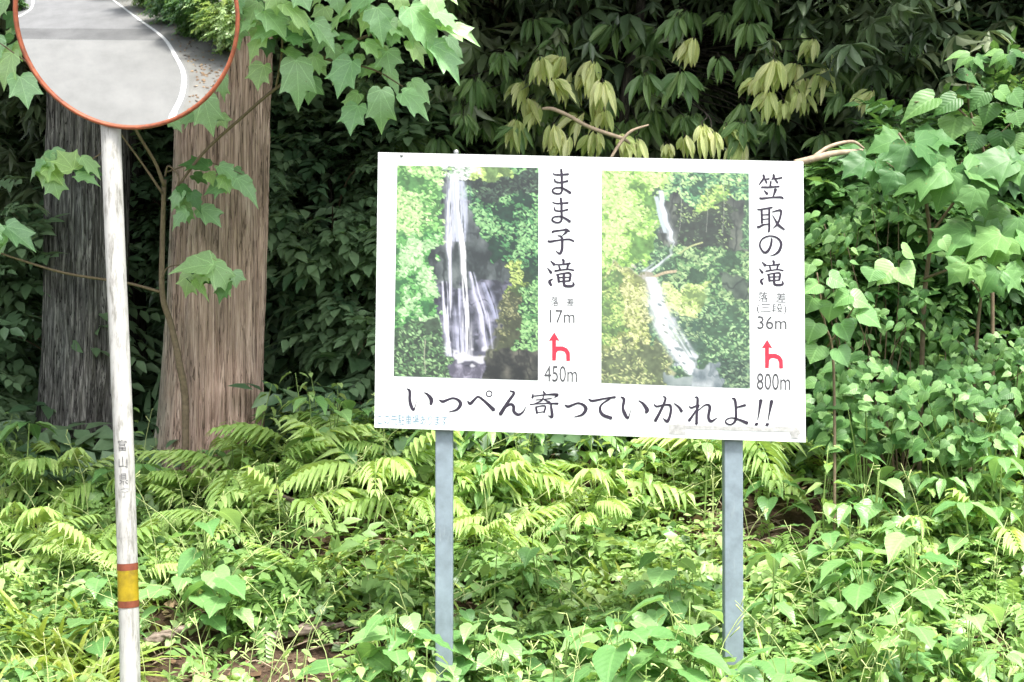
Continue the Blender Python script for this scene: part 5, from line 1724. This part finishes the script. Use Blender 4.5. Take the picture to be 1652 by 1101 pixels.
def proto_fern(seed, size=(.32, .55), n=(6, 9), tpls=T_FROND, mat='fern', tk='fern', wk=1.0, stalk=.2):
    r = random.Random(seed)
    parts, its = [], []
    n_ = r.randint(*n)
    for i in range(n_):
        a = i / n_ * 2 * math.pi + r.uniform(-.35, .35)
        e = r.uniform(.15, .85)
        d = (math.cos(a) * math.cos(e), math.sin(a) * math.cos(e), math.sin(e))
        nrm = (-math.cos(a) * math.sin(e), -math.sin(a) * math.sin(e), math.cos(e))
        l = r.uniform(*size)
        k = r.randrange(len(tpls))
        st = r.uniform(.6, 1.3) * stalk
        pl = Vector((math.cos(a) * st * .35, math.sin(a) * st * .35, st - .01))
        parts.append(('frond', shared(('frond', tk, mat, k), tpls[k], M[mat]), part_m(d, nrm, l * wk * r.uniform(.85, 1.1), l, pl)))
        its.append(([(0, 0, -.06), (pl.x * .4, pl.y * .4, pl.z * .6), tuple(pl + Vector(d) * .06)], [.004, .0035, .0022]))
    parts.append(('stalks', stem_mesh('stalks', its, M['stem']), Matrix.Identity(4)))
    return parts


def proto_grass(seed, tpls=T_BLADE, tk='blade', size=(.28, .5), n=(12, 18), mat='grass', spread=(.75, 1.4)):
    r = random.Random(seed)
    parts = []
    for i in range(r.randint(*n)):
        a = r.random() * 2 * math.pi
        e = r.uniform(*spread)
        d = (math.cos(a) * math.cos(e), math.sin(a) * math.cos(e), math.sin(e))
        nrm = (-math.cos(a) * math.sin(e), -math.sin(a) * math.sin(e), math.cos(e))
        l = r.uniform(*size)
        k = r.randrange(len(tpls))
        parts.append(('blade', shared(('blade', tk, mat, k), tpls[k], M[mat]), part_m(d, nrm, l, l, Vector((r.gauss(0, .02), r.gauss(0, .02), -.01)))))
    return parts


def proto_feather(seed):
    r = random.Random(seed)
    parts, its = [], []
    h = r.uniform(.18, .4)
    n_ = r.randint(7, 11)
    for i in range(n_):
        z = h * (.2 + .8 * i / n_)
        a = i * 2.4 + r.uniform(-.3, .3)
        e = r.uniform(-.1, .6)
        d = (math.cos(a) * math.cos(e), math.sin(a) * math.cos(e), math.sin(e))
        l = r.uniform(.11, .2) * (1.1 - .5 * i / n_)
        k = r.randrange(3)
        parts.append(('leaf_spray', shared(('leaf_spray', 'feather', k), T_FEATHER[k], M['weed']), part_m(d, (0, -.1, 1), l, l, Vector((0, 0, z)))))
    its.append(([(0, 0, -.06), (r.uniform(-.03, .03), 0, h * .5), (0, 0, h)], [.004, .003, .0015]))
    parts.insert(0, ('stem', stem_mesh('stem', its, M['stem']), Matrix.Identity(4)))
    return parts


def proto_umbel(seed):
    """a tall stalk topped with a ring of long leaflets"""
    r = random.Random(seed)
    parts, its = [], []
    h = r.uniform(.38, .6)
    for lv, n_ in ((1.0, 6), (.62, 4)):
        for i in range(n_):
            a = i / n_ * 2 * math.pi + r.uniform(-.2, .2) + lv
            e = r.uniform(-.45, -.05)
            d = (math.cos(a) * math.cos(e), math.sin(a) * math.cos(e), math.sin(e))
            l = r.uniform(.11, .17)
            k = r.randrange(3)
            parts.append(('leaf', shared(('leaf', 'ovate', 'pale', k), T_OVATE[k], M['pale']), part_m(d, (0, -.15, 1), l * .5, l, Vector((d[0] * .03, d[1] * .03, h * lv)))))
    its.append(([(0, 0, -.06), (r.uniform(-.03, .03), 0, h * .5), (0, 0, h)], [.006, .005, .003]))
    parts.insert(0, ('stem', stem_mesh('stem', its, M['stem']), Matrix.Identity(4)))
    return parts


KIND = {
    'heart': ('heart_leaf_plant', 'heart-leaved plant', [proto_heart(i) for i in range(6)]),
    'herb': ('leafy_herb', 'leafy herb', [proto_herb(i + 20) for i in range(6)]),
    'fern': ('fern', 'bright arching fern', [proto_fern(i + 40) for i in range(5)]),
    'fine': ('fine_fern', 'fine-cut feathery fern', [proto_fern(i + 50, (.25, .4), (5, 8), T_FINE, 'fern', 'fine', .9, .06) for i in range(3)]),
    'grass': ('grass_tuft', 'long-bladed grass tuft', [proto_grass(i + 60) for i in range(4)]),
    'strap': ('strap_leaf_shoot', 'strap-leaved shoot', [proto_grass(i + 70, T_STRAP, 'strap', (.2, .3), (3, 5), 'grass', (1.1, 1.5)) for i in range(3)]),
    'feather': ('feathery_weed', 'feathery yellow-green weed', [proto_feather(i + 80) for i in range(6)]),
    'umbel': ('whorl_leaf_plant', 'tall ring-leaved stalk', [proto_umbel(i + 90) for i in range(4)]),
}
XZ = [(-9e9, 185, 'left of the mirror pole'), (185, 330, 'just right of the mirror pole'), (330, 520, 'below the reddish cedar'), (520, 717, 'just left of the left post'), (717, 860, 'just right of the left post'), (860, 1020, 'under the sign middle'), (1020, 1182, 'just left of the right post'), (1182, 1330, 'just right of the right post'), (1330, 1480, 'below the small-leaved shrub'), (1480, 9e9, 'at the far right')]
YZ = [(-9, 5.75, 'lowest on the bank'), (5.75, 6.5, 'low on the bank'), (6.5, 7.4, 'halfway up the bank'), (7.4, 99, 'high on the bank')]
ORD = ['leftmost', 'second', 'third', 'fourth', 'fifth', 'sixth', 'seventh', 'eighth', 'ninth', 'tenth', 'eleventh', 'twelfth', 'thirteenth', 'fourteenth', 'fifteenth', 'sixteenth', 'seventeenth', 'eighteenth', 'nineteenth', 'twentieth']
placed = []


def plant(kind, px, Y, sc=1.0, dz=0.0):
    x = (px - CX) / F * Y
    placed.append((kind, x, Y, sc, dz, px))


rp = random.Random(77)
# those the photograph singles out
for px, Y, s_ in ((400, 8.0, 1.05), (350, 8.1, .85), (445, 7.9, .9), (470, 7.5, .8), (372, 7.5, .7), (520, 7.9, .8), (600, 7.8, .95), (660, 7.7, .85), (60, 7.5, .9), (20, 7.6, .8), (110, 7.4, .9), (150, 7.3, .8), (955, 7.6, .8), (800, 7.5, .8), (850, 7.7, .7), (770, 7.4, .7)):
    plant('fern', px, Y, s_)
for px, Y, s_ in ((15, 6.2, 1.2), (55, 6.05, 1.2), (100, 6.0, 1.2), (140, 6.15, 1.2), (35, 5.6, 1.1), (80, 5.6, 1.1), (125, 5.55, 1.0), (30, 6.3, 1.0), (80, 6.2, 1.1), (120, 6.1, 1.1), (165, 6.2, .9), (60, 5.8, 1.0), (20, 5.7, .9), (110, 5.8, 1.0), (150, 6.6, .9), (10, 6.5, 1.1), (45, 6.45, 1.2), (90, 6.4, 1.2), (130, 6.35, 1.1), (70, 6.7, 1.0), (170, 5.9, 1.0), (-10, 6.0, 1.1), (1250, 6.4, .7), (1640, 5.7, .9), (700, 7.4, .8), (1300, 6.3, .7)):
    plant('grass', px, Y, s_)
for px, Y, s_ in ((645, 7.0, 1.0), (985, 7.1, 1.0), (1085, 7.0, .7), (130, 6.05, 1.1), (150, 5.9, 1.1), (325, 6.9, .8), (990, 6.6, .6), (1160, 6.8, .7)):
    plant('strap', px, Y, s_)
for px, Y, s_ in ((1085, 6.4, 1.0), (1000, 6.3, 1.05), (960, 6.3, 1.0), (1040, 6.5, .9), (590, 6.0, 1.0), (630, 5.9, 1.0), (660, 6.0, .9), (900, 5.8, 1.05), (960, 5.7, 1.1), (1010, 5.6, 1.1), (1060, 5.6, 1.0), (870, 5.6, 1.0), (820, 5.7, 1.0), (1110, 5.7, 1.1), (1150, 5.6, 1.1), (1230, 5.7, 1.1),
                  (340, 6.6, 1.05), (370, 6.5, 1.0), (300, 6.6, 1.0), (150, 6.4, .9), (1420, 6.6, 1.0), (1400, 6.5, 1.05), (1460, 6.5, 1.0), (1340, 6.7, .9), (1390, 6.0, .9), (1440, 5.9, 1.0), (1540, 6.0, 1.0), (1560, 5.9, .9), (740, 5.5, .9), (1330, 7.5, .9), (1240, 7.6, .9), (700, 6.1, .8), (760, 6.1, .9), (800, 6.0, .9)):
    plant('heart', px, Y, s_ * 1.22)
for px, Y, s_ in ((1590, 7.3, 1.35), (1600, 7.0, 1.0), (1400, 7.3, .9), (1450, 7.4, .9), (1370, 7.0, .8), (1530, 7.2, .9), (1640, 7.1, 1.0), (1430, 7.0, .8)):
    plant('umbel', px, Y, s_)
for k in range(46):          # along the crest, up to the trunks and under the board
    plant(rp.choice(['herb', 'herb', 'heart', 'feather', 'fern', 'umbel']), rp.uniform(-20, 1680), rp.uniform(7.8, 8.35), rp.uniform(.8, 1.15))
for k in range(22):          # in front of the stems at the right
    plant(rp.choice(['herb', 'heart', 'umbel', 'feather']), rp.uniform(1310, 1690), rp.uniform(6.7, 7.4), rp.uniform(.9, 1.2))
for k in range(26):          # just under the board
    plant(rp.choice(['herb', 'heart', 'feather', 'herb', 'umbel']), rp.uniform(730, 1240), rp.uniform(7.55, 8.2), rp.uniform(.85, 1.15))
for px, Y, s_ in ((960, 7.9, 1.0), (640, 8.1, 1.0), (690, 8.0, .9), (820, 8.0, .8), (480, 8.1, .95), (330, 8.0, .8)):
    plant('fern', px, Y, s_)
# the rest fill the bank
want = {'heart': 58, 'herb': 140, 'fern': 7, 'fine': 16, 'grass': 24, 'feather': 115, 'umbel': 8}
for kind, m_ in want.items():
    k = 0
    while k < m_:
        Y = 5.15 + 3.35 * rp.random() ** 1.1
        px = rp.uniform(-60, 1712)
        x = (px - CX) / F * Y
        if bare(x, Y) > .30 or rp.random() < .2 and px < 560 and Y < 6.4:
            continue
        if kind in ('fern', 'fine') and Y < 6.9:
            continue
        if kind in ('heart',) and px < 540 and rp.random() < .6:
            continue
        plant(kind, px, Y, rp.uniform(.5, .92))
        k += 1
zones = {}
for i, (kind, x, Y, sc, dz, px) in enumerate(placed):
    xz = next(n_ for a, b, n_ in XZ if a <= px < b)
    yz = next(n_ for a, b, n_ in YZ if a <= Y < b)
    zones.setdefault((kind, xz, yz), []).append(i)
labels = {}
for (kind, xz, yz), ids in zones.items():
    nm = KIND[kind][1]
    if len(ids) == 1:
        labels[ids[0]] = (f'{nm} {yz}, {xz}', None)
        continue
    ids = sorted(ids, key=lambda i: placed[i][5])
    for k, i in enumerate(ids):
        if k == 0:
            labels[i] = (f'{nm} {yz}, {xz}, leftmost there', None)
        elif k == len(ids) - 1:
            labels[i] = (f'{nm} {yz}, {xz}, rightmost there', None)
        else:
            labels[i] = (f'{nm} {yz}, {xz}, {ORD[k]} from left', None)
for i, (kind, x, Y, sc, dz, px) in enumerate(placed):
    name, nm, protos = KIND[kind]
    parts = protos[rp.randrange(len(protos))]
    root = thing(name, (x, Y, float(H(x, Y)) + dz), labels[i][0], 'fern' if 'fern' in name else ('grass' if kind == 'grass' else 'plant'), nm + 's on the bank')
    root.rotation_euler = (rp.uniform(-.12, .12), rp.uniform(-.12, .12), rp.random() * 2 * math.pi)
    root.scale = (sc, sc, sc * rp.uniform(.9, 1.1))
    for nm2, me, Mx in parts:
        o_ = bpy.data.objects.new(nm2, me)
        COL.objects.link(o_)
        o_.parent = root
        o_.matrix_local = Mx

# ground cover between them: small leaves nobody could count
def cover(name, n, xr, yr, size, hmax, mat, tpls, kx, seed, keep=None):
    r = np.random.default_rng(seed)
    y = yr[0] + (yr[1] - yr[0]) * r.random(n) ** 1.1
    x = r.uniform(*xr, n) * (y / 6.5)
    dens = vnoise(x * 2.2, y * 2.2, seed) * .7 + vnoise(x * 7, y * 7, seed + 1) * .3
    ok = (dens + r.normal(0, .10, n) > .42) & (r.random(n) > bare(x, y) * 1.2)
    x, y, dens = x[ok], y[ok], dens[ok]
    n = len(x)
    hh = hmax * dens * r.random(n) ** .8
    L = np.stack([x, y, H(x, y) + .01 + hh], 1)
    D = np.stack([r.normal(0, 1, n), r.normal(-.25, .9, n), r.normal(-.12, .35, n)], 1)
    Mx = frames(D, np.tile([0, -.2, 1.0], (n, 1)) + r.normal(0, .38, (n, 3))) * (size * (.6 + .8 * r.random(n)))[:, None, None]
    k = r.integers(0, len(tpls), n)
    t_ = np.clip(vnoise(x * kx, y * kx, seed + 2) * .8 + r.random(n) * .25, 0, .99)
    bs = [batch(tpls[j], Mx[k == j], L[k == j], t_[k == j]) for j in range(len(tpls)) if (k == j).any()]
    V, T, U, t = join(bs)
    return obj(name, mesh_np(name, V, T, mat, U, t), None, 'stuff')


cover('ground_cover', 46000, (-4.6, 4.6), (4.95, 8.9), .055, .26, M['cover'], [T_SM2, T_OVATE[2] if False else T_SM2], 1.6, 401)
cover('undergrowth', 8200, (-4.6, 4.6), (4.95, 8.8), .17, .24, M['weed'], T_FEATHER, 1.3, 402)
cover('undergrowth', 4700, (-4.6, 4.6), (5.0, 8.9), .22, .26, M['cover'], T_SPRAY, 1.3, 403)
n = 5200
gx, gy = rng.uniform(-2.8, 2.8, n), 4.95 + 3.6 * rng.random(n)
gx = gx * gy / 6.5
ok = (vnoise(gx * 1.7, gy * 1.7, 31) > .45) & (bare(gx, gy) < .4)
gx, gy = gx[ok], gy[ok]
n = len(gx)
a = rng.random(n) * 6.28
e = rng.uniform(.7, 1.4, n)
D = np.stack([np.cos(a) * np.cos(e), np.sin(a) * np.cos(e), np.sin(e)], 1)
Nn = np.stack([-np.cos(a) * np.sin(e), -np.sin(a) * np.sin(e), np.cos(e)], 1)
Mx = frames(D, Nn) * (.12 + .2 * rng.random(n))[:, None, None]
L = np.stack([gx, gy, H(gx, gy) - .005], 1)
b = batch(T_BLADE[1], Mx, L, rng.random(n))
obj('grass', mesh_np('grass', b[0], b[1], M['grass'], b[2], b[3]), None, 'stuff')
# thin flowering grass stalks standing above the leaves
its = []
for i in range(210):
    Yg = rp.uniform(5.3, 8.2)
    x = rp.uniform(-2.7, 2.7) * Yg / 6.5
    z0 = float(H(x, Yg))
    h_, lean, ly = rp.uniform(.3, .62), rp.gauss(0, .16), rp.gauss(0, .08)
    top = (x + lean * 1.6, Yg + ly, z0 + h_)
    its.append(([(x, Yg, z0 - .02), (x + lean * .5, Yg + ly * .5, z0 + h_ * .6), top], [.0026, .002, .0012]))
    for k in range(rp.randint(2, 6)):
        f = rp.uniform(.62, 1.0)
        c_ = Vector((x + lean * 1.6 * f * f, Yg + ly * f, z0 + h_ * f))
        its.append(([c_, c_ + Vector((rp.uniform(-.05, .05), rp.uniform(-.03, .03), rp.uniform(.0, .05)))], [.0016, .0028]))
obj('grass_stalks', tubes_mesh('grass_stalks', its, M['stalk'], 4, 3), None, 'stuff')
# twigs and dead stalks among the litter
its = []
for i in range(170):
    x, y = rp.uniform(-2.6, 2.6), rp.uniform(5.1, 8.6)
    if i < 60:
        cx_, cy_ = rp.choice([(1.35, 7.7), (0.3, 8.2), (-1.6, 6.3), (-.95, 6.4)])
        x, y = cx_ + rp.gauss(0, .25), cy_ + rp.gauss(0, .2)
    a, l = rp.gauss(0, .5), rp.uniform(.1, .4)
    z = float(H(x, y)) + .02
    its.append(([(x, y, z), (x + l * .5 * math.cos(a), y + l * .5 * math.sin(a), z + rp.uniform(.01, .06)), (x + l * math.cos(a), y + l * math.sin(a), float(H(x + l * math.cos(a), y + l * math.sin(a))) + .03)], [.004, .0035, .002]))
obj('dead_twigs', tubes_mesh('dead_twigs', its, M['twig_pale'], 5, 3), None, 'stuff')
